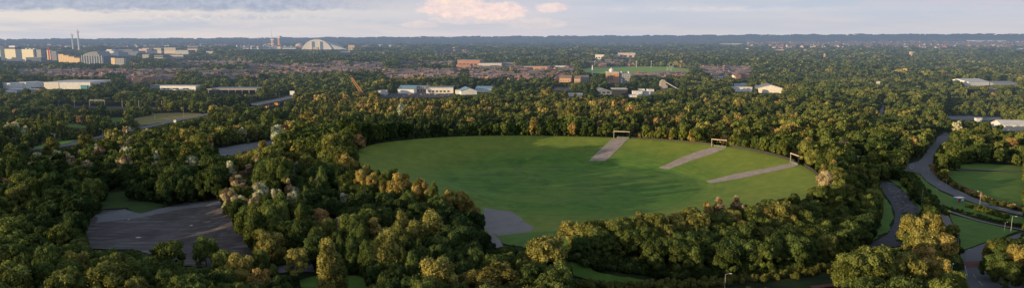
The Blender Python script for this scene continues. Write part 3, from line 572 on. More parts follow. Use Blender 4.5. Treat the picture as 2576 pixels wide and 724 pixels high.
# domed temple
o, w, h, d = bld('domed_temple', 1526, 1586, 184, 209, 'orange and grey brick temple with white onion dome', cat='temple', rz=R_(-4), depth=34)
MB().box(-w/2, -w*.22, 0, 30, -4, h).build('gold_wing', B['flats'], o); MB().box(-w*.22+.05, 0, -2, 30, -4, h*1.02).build('orange_wing', B['gurd'], o); MB().box(.05, w/2, 2, 34, -4, h*.97).build('grey_wing', B['grey'], o)
MB().box(-w/2-.4, -.1, -2.3, 30.4, h*1.02+.05, h*1.02+1.1).build('parapet', B['pale'], o)
prof = [(0.5,0),(.5,.16),(.62,.2),(.98,.5),(1,.75),(.85,1.05),(.55,1.3),(.22,1.5),(.06,1.7),(.02,2.0)]; rr_ = 6.2*w/60
sp = MB(); sp.add([(-w*.3+rr_*a*math.cos(2*PI*k/14), 8+rr_*a*math.sin(2*PI*k/14), h*1.02+1.1+rr_*c) for a, c in prof for k in range(14)], [(i*14+k, i*14+(k+1)%14, (i+1)*14+(k+1)%14, (i+1)*14+k) for i in range(9) for k in range(14)]); sp.build('dome', B['wh'], o, True)
for q, yq in ((.12, 6), (.42, 6), (.42, 28)): MB().tube((w*q, yq, h*.97), (w*q, yq, h*.97+3.4), 1.5, 1.3, 8).build('turret', B['wh'], o)
for k in range(3): MB().box(-w*.45+k*w*.08, -w*.45+k*w*.08+1.5, -.15, 0, h*.3, h*.75).build('window', B['win'], o)
MB().box(w*.10, w*.16, .2, 2, -3, h*.42).build('porch_column', B['wh'], o); keep([(1536,173),(1552,173),(1552,186),(1536,186)], 1e5)
# silo with conveyor
o, w, h, d = bld('concrete_silo', 1661, 1679, 201, 229, 'weathered concrete silo with rounded head beside a conveyor', cat='silo')
MB().box(-w/2, w/2, 0, w, -4, h*.52).build('lower_block', B['conc'], o); MB().box(-w*.45, w*.3, .5, w*.9, h*.52+.02, h*.85).build('upper_block', B['conc'], o)
MB().tube((-w*.08, w*.05, h*.83), (-w*.08, w*.8, h*.83), w*.28, None, 14).build('rounded_head', B['conc'], o)
a = Vector(o.location)+Vector((w*.3, 2, h*.78)); bx_, by_ = W(1720, 234); b = Vector((bx_, by_, float(hz(bx_, by_))+1))
c_ = empty('conveyor', tuple(b), 0, label='long inclined conveyor running down from the concrete silo', cat='conveyor'); MB().bar(a-b, Vector((0, 0, 0)), 1.3).build('belt_housing', B['metal'], c_)
for t in (.3, .6): p = (a-b)*t; MB().bar(p, (p.x, p.y, -2), .8).build('support', B['metal'], c_)
keep([(1676,206),(1722,231),(1722,236),(1676,214)], 1e5)
# crane boom
x, y, z = base(914, 248); s = scale_at(y, z); o = empty('crane', (x, y, z), 0, label='orange lattice crane boom leaning up out of the trees', cat='crane')
A0 = Vector((2*s, 0, 5*s)); B0 = Vector((-30*s, 4, 52*s)); dd = (B0-A0); u = Vector((1, 0, .64)).normalized()*2.0; mb = MB()
for q in (-1, 1): mb.bar(A0+u*q*1.1, B0+u*q*.5, .8)
for k in range(16):
    t = k/16; t2 = (k+1)/16; q = 1 if k % 2 else -1; mb.bar(A0+dd*t+u*q*1.1, A0+dd*t2-u*q*1.1, .6)
mb.build('boom', B['orange'], o); MB().box(-5, 6, -3, 5, -1, 5*s).build('cab', B['orange'], o); MB().bar(A0+Vector((4, 0, 6)), B0, .35).build('cable', B['dark'], o)
keep([(882,193),(888,193),(920,243),(908,243)], y)
# road bridge with lit abutment
bpts = [(634,266),(660,260),(690,254),(720,247),(742,241)]
Q = [Vector((*W(px, py, 6.5), 0)) for px, py in bpts]; Q = [Vector((q.x, q.y, float(hz(q.x, q.y))+6.5)) for q in Q]; zb = sum(q.z for q in Q)/len(Q)
for i, q in enumerate(Q): q.z = zb + (i-2)*.3
o0 = Q[0].copy(); o = empty('road_bridge', tuple(o0), 0, label='concrete road bridge with pale deck and sunlit abutment', cat='bridge'); wd = 16
mb = MB(); pr = [MB(), MB()]
for i in range(4):
    a, b = Q[i]-o0, Q[i+1]-o0; dr = (b-a).normalized(); n = Vector((-dr.y, dr.x, 0)).normalized()*wd/2
    mb.add([a-n, b-n, b+n, a+n, a-n+Vector((0,0,-1.6)), b-n+Vector((0,0,-1.6)), b+n+Vector((0,0,-1.6)), a+n+Vector((0,0,-1.6))], [(0,1,2,3),(4,7,6,5),(0,4,5,1),(3,2,6,7)])
    for j, sg in enumerate((-1, 1)): pr[j].bar(a+n*sg+Vector((0,0,.55)), b+n*sg+Vector((0,0,.55)), .5)
mb.build('deck', M_asphl, o)
for q in pr: q.build('parapet', B['metal'], o)
for t in (.25, .5, .72):
    a = Q[0].lerp(Q[4], t)-o0; dr = (Q[4]-Q[0]).normalized(); n = Vector((-dr.y, dr.x, 0)).normalized()*(wd/2-1.5)
    MB().bar(a-n+Vector((0,0,-1.7)), a-n+Vector((0,0,-9)), 1.6).build('pier', B['pale'], o)
for t in (.3, .42, .55): a = Q[0].lerp(Q[4], t)-o0; MB().box(a.x-5, a.x+5, a.y-11.5, a.y-4, a.z-8, a.z-1.8).build('abutment', B['rust'], o)  # gold colour stands for sun on the concrete, not rust
keep([(632,258),(742,236),(742,246),(712,258),(714,268),(668,276),(664,268),(630,268)], 1e9)
# second, nearer viaduct piece over the cutting on the main road
mbp = MB(); 
for side in (-1, 1):
    gr = None
    P2 = QL[36:60]; o_ = P2[0]; zz = float(hz(o_.x, o_.y))
    rail = MB()
    for i in range(len(P2)-1):
        a, b = P2[i], P2[i+1]; dr = (b-a).normalized(); n = Vector((-dr.y, dr.x))*5.6*side
        rail.bar((a.x+n.x-o_.x, a.y+n.y-o_.y, .95), (b.x+n.x-o_.x, b.y+n.y-o_.y, .95), .35)
        if i % 2 == 0: rail.bar((a.x+n.x-o_.x, a.y+n.y-o_.y, -.3), (a.x+n.x-o_.x, a.y+n.y-o_.y, .95), .2)
    r_ = rail.build('guard_rail', B['metal']); r_.location = (o_.x, o_.y, zz); tag(r_, 'long steel guard rail on the %s kerb of the main road' % ('near' if side < 0 else 'far'), 'guard rail', 'guard rails along the main road')
# ------------------------------------------------------------------ small street furniture
def copy_tree(o, loc, rz=0, sc=1, **k):
    c = o.copy(); col.objects.link(c); c.location = loc; c.rotation_euler = (0, 0, rz); c.scale = (sc, sc, sc)
    for ch in o.children: d = ch.copy(); col.objects.link(d); d.parent = c
    for a, b in k.items(): c[a] = b
    return c
lamp0 = None
def lamp(px, py, lab, grp, h=10, rz=0):
    global lamp0
    x, y = W(px, py, h); z = float(hz(x, y))
    if lamp0 is None:
        lamp0 = empty('street_lamp', (x, y, z), rz, label=lab, cat='street lamp', group=grp)
        MB().tube((0, 0, -1), (0, 0, 10), .13, .08, 6).build('pole', B['metal'], lamp0); MB().tube((0, 0, 10), (-1.5, 0, 10.3), .07, .06, 5).build('arm', B['metal'], lamp0)
        MB().box(-2.2, -1.4, -.15, .15, 10.22, 10.38).build('lamp_head', B['wh'], lamp0); lamp0.scale = (h/10,)*3; o = lamp0
    else: o = copy_tree(lamp0, (x, y, z), rz, h/10, label=lab, category='street lamp', group=grp)
    q = proj(x, y, z+h); keep([(q[0]-3, q[1]-2), (q[0]+3, q[1]-2), (q[0]+1.5, q[1]+20*h/10), (q[0]-1.5, q[1]+20*h/10)], y)
GL = 'street lamps along the main road left of the bowl'
for i, (px, py, t) in enumerate(((39,348,'first from the frame edge'),(137,337,'beside the roadside verge'),(257,325,'in front of the pair of bright trees'),(291,307,'behind the pair of bright trees'),(389,286,'in the middle of the meadow slope'),(461,273,'at the far end of the dry meadow'),(538,254,'where the road climbs to the bridge'),(554,262,'at the foot of the bridge slope'),(634,242,'just left of the bridge'),(651,233,'on the far side of the bridge start'),(702,230,'halfway over the bridge'))):
    lamp(px, py, 'grey street lamp '+t, GL, 12, .3)
GR = 'street lamps around the park road on the right'
for px, py, h, t in ((2351,341,10,'on the narrow top stretch of the park road'),(2321,426,7,'beside the road junction kiosk'),(2338,424,7,'on the kerb of the park road bend'),(2358,463,8,'on the verge inside the road bend'),(2382,452,8,'between road bend and lawn hedge'),(2468,482,9,'at the hedge halfway along the lawn'),(2321,481,9,'dark post beside the scrub strip'),(2392,532,6,'where the two footpaths meet'),(2529,559,6,'white head beside the far footpath'),(2547,544,9,'near the frame edge above the footpath'),(2413,587,7,'on the triangular lawn edge'),(2430,626,7,'at the tip of the triangular lawn'),(2397,661,11,'white head over the golden trees by the junction'),(2345,717,11,'head just showing at the bottom by the junction')): lamp(px, py, 'street lamp '+t, GR, h, rnd.uniform(0, 6))
for px, py, h, t in ((2120,682,12,'tall white lamp post above the bottom hedge'),(1825,689,11,'white lamp post rising from the long hedge'),(680,707,9,'small lamp top beside the pale bush at the bottom'),(102,709,9,'small lamp top low in the bottom corner trees')): lamp(px, py, t, 'lamp posts along the bottom edge', h, PI)
# sign panels
def sign(px, py, h, w, hh, lab, m='wh', cat='sign'):
    x, y = W(px, py, h); z = float(hz(x, y)); o = empty('road_sign', (x, y, z), 0, label=lab, cat=cat)
    MB().box(-w/2, w/2, -.1, 0, h-hh/2, h+hh/2).build('panel', B[m], o); MB().tube((0, .2, -1), (0, .2, h+hh/2), .15, .12, 6).build('post', B['metal'], o)
    q = proj(x, y, z+h); s = 1/scale_at(y, z); keep([(q[0]-w*s/2-1, q[1]-hh*s/2-1), (q[0]+w*s/2+1, q[1]-hh*s/2-1), (q[0]+w*s/2+1, q[1]+hh*s/2+1), (q[0]-w*s/2-1, q[1]+hh*s/2+1)], y)
sign(735, 234, 13, 7, 6, 'big white square sign beside the bridge end'); sign(440, 305, 3, 3, 3, 'white square sign on the main road'); sign(2206, 290, 4, 2, 3, 'white sign on the woodland ride')
sign(2209, 208, 20, 6, 4, 'pale square sign on a tall thin pole above the trees', 'pale'); sign(1876, 206, 4, 2, 1.5, 'tiny sign among trees') if False else None
# lollipop mast in the woods (floodlight)
# catenary
cat0 = None
for i, (px, yt) in enumerate(((148,250),(188,249),(226,252),(264,250),(308,252),(350,250),(408,254),(443,252))):
    x, y = W(px, 269+i*.3); z = float(hz(x, y)); lab = 'railway catenary mast %s' % ['by the tree at the left end of the track','second along the line, lit pale','at the left foot of the lattice portal','at the right foot of the lattice portal','with double arms past the portal','standing alone mid way to the woods','with white insulators by the dark trees','last before the woods'][i]
    if cat0 is None:
        cat0 = empty('catenary_mast', (x, y, z), 0, label=lab, cat='catenary mast', group='catenary masts along the railway'); MB().bar((0, 0, -1), (0, 0, 10), .55, .4).build('mast', B['metal'], cat0); MB().bar((0, 0, 8.6), (0, 4.5, 8.9), .3).build('arm', B['metal'], cat0)
        MB().bar((0, 0, 7.2), (0, 4.5, 8.9), .2).build('brace', B['metal'], cat0)
    else: copy_tree(cat0, (x, y, z), R_(8), label=lab)
    keep([(px-2, yt), (px+2, yt), (px+2, 266), (px-2, 266)], y)
a, b = W(148, 269), W(443, 272); za, zb_ = float(hz(*a)), float(hz(*b))
ww = MB(); 
for q in (7.6, 9): ww.bar((0, 2, q), (b[0]-a[0], b[1]-a[1]+2, zb_-za+q), .14)
w_ = ww.build('overhead_wire', B['dark']); w_.location = (*a, za); tag(w_, 'overhead wires strung between the railway masts', 'wires')
x, y = W(226, 269); x2, y2 = W(264, 269); pr_ = empty('gantry_portal', (x, y, float(hz(x, y))), math.atan2(y2-y, x2-x), label='lattice portal spanning two railway masts', cat='gantry'); L = math.hypot(x2-x, y2-y); mb = MB().bar((0, 0, 10), (L, 0, 10), .35).bar((0, 0, 8.3), (L, 0, 8.3), .35)
for k in range(14): mb.bar((L*k/14, 0, 10 if k % 2 else 8.3), (L*(k+1)/14, 0, 8.3 if k % 2 else 10), .22)
mb.build('truss', B['metal'], pr_)
# rugby posts on the far field
for (px, py, lab) in ((1683,176,'white rugby posts nearer the temple end'),(1688,169,'white rugby posts on the far side of the field')):
    x, y, z = base(px, py+3); o = empty('rugby_posts', (x, y, z), 0, label=lab, cat='rugby posts', group='rugby posts on the playing field')
    for s_ in (-1, 1): MB().tube((s_*5, 0, 0), (s_*5, 0, 13), .35, .25, 6).build('post', B['wh'], o)
    MB().tube((-5, 0, 4.5), (5, 0, 4.5), .3, None, 6).build('crossbar', B['wh'], o)
for px, t in ((1496,'left end'),(1601,'middle'),(1638,'right part')):
    x, y = W(px, 170); z = float(hz(x, y)); o = empty('floodlight', (x, y, z), 0, label='thin pale floodlight mast at the %s of the far field' % t, cat='floodlight', group='floodlight masts behind the playing field'); MB().tube((0, 0, 0), (0, 0, 16), .5, .35, 6).build('mast', B['pale'], o); MB().box(-1.5, 1.5, -.3, .3, 16, 17.2).build('lamp_panel', B['wh'], o)
x, y = W(1606, 192); 
# factory chimney by the conifer
x, y = W(1490, 196); z = float(hz(x, y)); o = empty('chimney', (x, y, z), 0, label='slim pale chimney left of the domed temple', cat='chimney'); MB().tube((0, 0, 0), (0, 0, 26), 1.6, 1.2, 8).build('shaft', B['pale'], o); MB().tube((0, 0, 26), (0, 0, 27), 1.6, 1.6, 8).build('cap', B['conc'], o); keep([(1488,171),(1493,171),(1493,190),(1488,190)], y)
# cars on the trading estate and roads
def car_mesh():
    b = MB(); P = [(-2.1,.35),(-2.15,.85),(-1.5,.95),(-.9,1.42),(.6,1.45),(1.35,.98),(2.1,.82),(2.15,.35)]
    V = [(x, y*(.8 if .9 < z and abs(x) < 1.2 else .88), z) for y in (-1, 1) for x, z in P]; return b.add(V, [tuple(range(8)), tuple(range(15, 7, -1))]+[(i, (i+1) % 8, 8+(i+1) % 8, 8+i)[::-1] for i in range(8)])
CW = mat('car_white', (.7,.7,.72), .3, 0, None, .5); CR = mat('car_red', (.30,.03,.03), .3, 0, None, .5); CB = mat('car_blue', (.05,.10,.22), .3, 0, None, .5); CG = mat('car_silver', (.38,.39,.41), .3, .4, None, .5)
cms = []
for nm, c in (('white', CW), ('red', CR), ('blue', CB), ('silver', CG)):
    me = car_mesh().mesh('car_body', c); gl = MB()
    for s_ in (-1, 1): gl.add([(-1.35, s_*.86, .98), (-.85, s_*.83, 1.36), (.55, s_*.83, 1.38), (1.15, s_*.86, 1.0)], [(0, 1, 2, 3)])
    wh = MB()
    for sx in (-1.35, 1.35):
        for s_ in (-1, 1): wh.tube((sx, s_*.75, .33), (sx, s_*.95, .33), .33, None, 10)
    cms.append((nm, me, gl.mesh('window', B['win']), wh))
def car(x, y, rz, ci, lab, grp, z=None):
    nm, me, gl, wh = cms[ci]; z = float(hz(x, y))+.15 if z is None else z
    o = link(bpy.data.objects.new('parked_car', me)); o.location = (x, y, z); o.rotation_euler = (0, 0, rz); tag(o, lab, 'car', grp)
    g = link(bpy.data.objects.new('window', gl)); g.parent = o; wm = getattr(car, 'wm', None)
    if wm is None: m_ = MB(); m_.tube((0, -.1, 0), (0, .1, 0), .33, None, 10); car.wm = wm = m_.mesh('wheel', B['dark'])
    for sx in (-1.35, 1.35):
        for s_ in (-1, 1): q = link(bpy.data.objects.new('wheel', wm)); q.parent = o; q.location = (sx, s_*.86, .33)
for i in range(34):
    px, py = rnd.uniform(965, 1130), rnd.choice([237.5, 239, 240.5, 242, 243.5]); x, y = W(px, py); c = rnd.choice([0, 0, 3, 3, 2, 1])
    car(x, y, PI/2+rnd.uniform(-.05, .05), c, '%s car parked in rows on the trading estate' % cms[c][0], '%s cars parked on the trading estate' % cms[c][0])
x, y = W(548, 284, .5); car(x, y+2, .5, 0, 'white car on the main road near the meadow end', 'cars on the main road')
x, y = W(456, 302, .5); car(x, y, .4, 3, 'silver car on the main road behind the white sign', 'cars on the main road')
q = Q[4]; car(q.x-3, q.y, .4, 0, 'white car at the far end of the bridge', 'cars on the main road', q.z+.1)
# ticket kiosk on the lawn
x, y, z = base(2412, 507); o = empty('kiosk', (x, y, z), .2, label='small teal and red painted kiosk on the lawn by the park road', cat='kiosk')
MB().box(-2.2, 2.2, -1.5, 1.5, -.2, 2.6).build('wall', B['teal'], o); MB().box(-2.5, 2.5, -1.8, 1.8, 2.62, 2.9).build('roof', B['wh'], o); MB().box(-2.1, -.4, -1.6, -1.52, .1, 2.2).build('door', B['red'], o); MB().box(.1, 1.9, -1.6, -1.52, .9, 2.2).build('window', B['wh'], o)
keep([(2400,490),(2426,490),(2426,509),(2400,509)], 1e9)
x, y, z = base(2292, 423); o = empty('kiosk', (x, y, z), 0, label='tiny grey booth at the mouth of the side road', cat='kiosk'); MB().box(-1.2, 1.2, -1, 1, 0, 2.6).build('wall', B['pale'], o); MB().box(-1.5, 1.5, -1.3, 1.3, 2.62, 2.8).build('roof', B['teal'], o); MB().box(-.6, .6, -1.06, -1, .9, 2).build('window', B['win'], o)
# bowl gates, barriers, fence
def gate(pa, pb, hgt, lab):
    a, b = Vector((*W(*pa), 0)), Vector((*W(*pb), 0)); za = min(float(hz(a.x, a.y)), float(hz(b.x, b.y))); L = (b-a).length; ang = math.atan2(b.y-a.y, b.x-a.x)
    o = empty('entrance_gate', (a.x, a.y, za), ang, label=lab, cat='gate', group='tall goal-like gates at the heads of the ramps')
    for q in (0, L): MB().box(q-.2, q+.2, -.2, .2, -1, hgt-.6).build('post', B['dark'] if q else B['conc'], o)
    MB().box(-.3, L+.3, -.3, .3, hgt-.58, hgt).build('beam', B['pink'], o)
    f = empty('spiked_barrier', (a.x, a.y+1.2, za), ang, label='blue white picket barrier under the '+lab.split(' gate')[0]+' gate', cat='barrier', group='picket barriers under the gates')
    n = int(L/1.3)
    for k in range(n): t = L*(.2+.8*(k+.5)/n); MB().add([(t-.35, 0, 0), (t+.35, 0, 0), (t+.35, .2, 0), (t-.35, .2, 0), (t, .1, 2.1)], [(0,1,4),(1,2,4),(2,3,4),(3,0,4),(3,2,1,0)]).build('picket', B['roofg'], f)
    MB().box(L*.2, L, .0, .14, .5, .7).build('rail', B['shade'], f)
gate((1544,347.5), (1583,348.5), 6.4, 'first pale concrete gate, widest and farthest along the rim')
gate((1790,368.5), (1827,371), 6.5, 'middle pale concrete gate between the two others')
gate((1988,408.5), (2008,416), 7, 'third gate, seen obliquely near the right rim')
keep([(1543,326),(1586,326),(1586,349),(1543,349)], 645); keep([(1789,345),(1829,345),(1829,372),(1789,372)], 585); keep([(1986,383),(2010,388),(2010,417),(1986,414)], 520)
def fence(a0, a1, lab, h=1.9, posts=24):
    o = None; P_ = []
    for k in range(posts+1):
        a = a0+(a1-a0)*k/posts; r = float(rim_r(a))+1.0; x, y = BC[0]+r*math.cos(a), BC[1]+r*math.sin(a); P_.append(Vector((x, y, float(hz(x, y)))))
    o = empty('rim_fence', tuple(P_[0]), 0, label=lab, cat='fence', group='dark fences along the rim of the bowl'); p0 = P_[0]; mb = MB()
    for i in range(posts): a, b = P_[i]-p0, P_[i+1]-p0; mb.add([a+Vector((0,0,.1)), b+Vector((0,0,.1)), b+Vector((0,0,h)), a+Vector((0,0,h))], [(0,1,2,3)])
    mb.build('panel', B['dark'], o)
    for p in P_: q = p-p0; MB().bar(q, q+Vector((0,0,h+.15)), .14).build('post', B['dark'], o)
def ang(px, py): x, y = W(px, py); return math.atan2(y-BC[1], x-BC[0])
fence(ang(1588,348), ang(1784,368), 'low dark fence between first and middle gates', 1.2); fence(ang(1832,373), ang(1984,410), 'dark fence on the rim between middle and third gates'); fence(ang(2012,420), ang(2052,446), 'dark fence running from the third gate down to the trees', 2.2, 12)
# ------------------------------------------------------------------ houses
hm = []
for nm, wl, rf, wd, dp, e, r in (('red brick','brick','tile',9,7,4.8,7.6),('orange brick','brick2','tile3',8,7,5,8),('cream rendered','render','tile2',10,7,4.8,7.8),('long brown-roofed','brick','tile2',18,8,5,8.2),('purple-roofed','brick','tile2',12,8,4.8,8)):
    w1 = MB().gwall(-wd/2, wd/2, -dp/2, dp/2, -2, e, r-.1).mesh('house_wall', B[wl]); r1 = MB().gable(-wd/2, wd/2, -dp/2, dp/2, e+.02, r, .45).mesh('roof', B[rf]); wn = MB()
    for k in range(int(wd/3)):
        xx = -wd/2+1.6+k*3
        for zz in (1, 3.4): 
            for s_ in (-1, 1): wn.box(xx-.5, xx+.5, s_*(dp/2+.03)-.03, s_*(dp/2+.03)+.03, zz, zz+1.1)
    hm.append((nm, w1, r1, wn.mesh('window', B['win']), MB().box(wd*.28, wd*.28+.9, -.4, .4, r-.9, r+1.2).mesh('chimney', B['brick'])))
ZONES = [((420,158,640,173),.6,'upper estate between city and crane'),((1000,158,1140,172),.5,'scattered estate left of the brick halls'),((40,179,270,203),.8,'estate below the city centre'),((318,186,450,206),.5,'estate around the big gabled halls'),((270,178,510,192),.55,'estate between city and meadow'),((503,180,640,203),.9,'estate behind the steel canopy'),((620,166,812,203),1,'large estate left of the crane'),((800,160,965,186),.9,'estate in the middle distance above the crane'),((965,178,1160,205),.95,'estate above the trading estate'),((1172,170,1262,205),.9,'estate below the brick halls'),((1247,170,1450,206),.95,'estate left of the playing field'),((1441,157,1602,167),.9,'row of houses behind the playing field'),((1580,188,1724,203),1,'terrace in front of the playing field'),((1766,174,1892,198),1,'large houses right of the playing field'),((1090,128,1200,150),.25,'scattered houses in the far woods')]
houses = []
for (x0, y0, x1, y1), dens, nm in ZONES:
    n = int((x1-x0)*(y1-y0)/11*dens*.85); loc = []
    keep([(x0, y0-1), (x1, y0-1), (x1, y1-1), (x0, y1-1)], -1)
    tries = 0
    while len(loc) < n and tries < n*6:
        tries += 1; px, py = rnd.uniform(x0, x1), rnd.uniform(y0, y1)
        ed = (px-(x0+x1)/2)/((x1-x0)/2); 
        if abs((py-(y0+y1)/2)/((y1-y0)/2)) > 1-.35*ed*ed*ed*ed+.0: continue
        if clear[int(py)-3, min(2575, int(px))] > 0: continue
        x, y = W(px, py)
        if any((x-a)**2+(y-b)**2 < 14**2 for a, b in loc): continue
        loc.append((x, y)); houses.append((x, y, px, py, nm))
houses.sort(key=lambda t: t[1]); NH = 300
big = MB(); hg = {}
for i, (x, y, px, py, nm) in enumerate(houses):
    k = rnd.choices(range(5), [3, 2, 1.6, 3, 3])[0]; rz = rnd.choice([0, PI/2, .35, -.5])+.25*math.sin(x/60)+rnd.uniform(-.1, .1); z = float(hz(x, y)); sc = rnd.uniform(.85, 1.25)*(1.35 if nm.startswith('large houses') else 1)
    if i < NH:
        t, w1, r1, wn, ch = hm[k]; o = link(bpy.data.objects.new('house', w1)); o.location = (x, y, z); o.rotation_euler = (0, 0, rz); o.scale = (sc,)*3
        zone = [zz for zz in ZONES if zz[2] == nm][0][0]; f = (px-zone[0])/(zone[2]-zone[0]); g = (py-zone[1])/(zone[3]-zone[1])
        where = ['left end', 'left part', 'middle', 'right part', 'right end'][min(4, int(f*5))]; row = ['back', 'middle', 'front'][min(2, int(g*3))]
        tag(o, '%s house, %s row, %s, %s' % (t, row, where, nm), 'house', 'houses in the '+nm)
        for m_, n_ in ((r1, 'roof'), (wn, 'window_set'), (ch, 'chimney')): c = link(bpy.data.objects.new(n_ if n_ != 'window_set' else 'window', m_)); c.parent = o
    else:
        hg.setdefault(k, []).append((x, y, z, rz, sc))
if hg:
    me = bpy.data.meshes.new('distant_houses'); V, Fc, MI, mats_ = [], [], [], []
    def put(src, L, mi):
        vs = np.array([tuple(v.co) for v in src.vertices]); fs = [tuple(p.vertices) for p in src.polygons]
        for x, y, z, rz, sc in L:
            c, s = math.cos(rz)*sc, math.sin(rz)*sc; n = len(V); V.extend(zip((vs[:, 0]*c-vs[:, 1]*s+x).tolist(), (vs[:, 0]*s+vs[:, 1]*c+y).tolist(), (vs[:, 2]*sc+z).tolist())); Fc.extend(tuple(i+n for i in f) for f in fs); MI.extend([mi]*len(fs))
    for k, L in hg.items():
        for src in hm[k][1:3]: mats_.append(src.materials[0]); put(src, L, len(mats_)-1)
    # the farthest town on the right, specks of roofs
    T = []
    for i in range(900):
        px, py = rnd.uniform(1880, 2600), rnd.triangular(108, 128, 119)
        if px < 2100 and py < 113: continue
        x, y = W(px, py); T.append((x, y, float(hz(x, y))+6, rnd.uniform(0, 3), rnd.uniform(1.3, 2.6)))
    for i in range(260):
        px, py = rnd.uniform(-20, 720), rnd.uniform(117, 125); x, y = W(px, py); T.append((x, y, float(hz(x, y))+6, rnd.uniform(0, 3), rnd.uniform(1.0, 2.2)))
    for j in (2, 4):
        for src in hm[j][1:3]: mats_.append(src.materials[0]); put(src, T[(j//2)-1::2], len(mats_)-1)
    me.from_pydata(V, [], Fc); [me.materials.append(q) for q in mats_]; me.polygons.foreach_set('material_index', MI); me.update()
    tag(link(bpy.data.objects.new('distant_houses', me)), 'distant estates of small brick houses with brown roofs', 'houses', kind='stuff')
    sources_T = T
# big gabled halls, flats
GH = 'large gabled brick buildings among the houses'
for a, b, t, bb, rz, lab, wl, rf in ((320,345,192,208,-.9,'big hall with sunlit orange gable, left of two','brick2','tile'),(350,390,191,206,-.5,'second big hall with broad golden gable','brick2','tile'),(396,440,187,200,.1,'wide dark roofed barn behind the golden gables','brick','tile2'),(1403,1440,190,207,-.3,'three storey cream flats, left block','flats','tile'),(1442,1462,192,208,-.35,'three storey cream flats, narrow middle block','flats','tile'),(1455,1486,190,206,.2,'three storey grey flats, right block','conc','tile2'),(1500,1528,160,170,-.2,'orange fronted house row at the edge of the playing field','brick2','tile3'),(1795,1822,187,198,.2,'white gabled large house right of the playing field','wh','tile'),(1825,1850,178,190,-.3,'large house with twin pale gables','render','tile'),(1845,1868,188,199,.3,'broad brown roofed house with white gable','render','tile'),(1862,1885,186,198,-.6,'orange gabled house at the end of the large houses','brick2','tile3')):
    o, w, h, d = bld('gabled_building', a, b, t, bb, lab, cat='building', group=GH, rz=rz, depth=12)
    w = w*.8; MB().gwall(-w/2, w/2, 0, 14, -3, h*.62, h).build('wall', B[wl], o); MB().gable(-w/2, w/2, 0, 14, h*.62+.05, h+.05, .5).build('roof', B[rf], o)
    for k in range(4): MB().box(-w*.4+k*w*.22, -w*.4+k*w*.22+1.6, -.12, 0, 1.4, 3.2).build('window', B['win'], o)
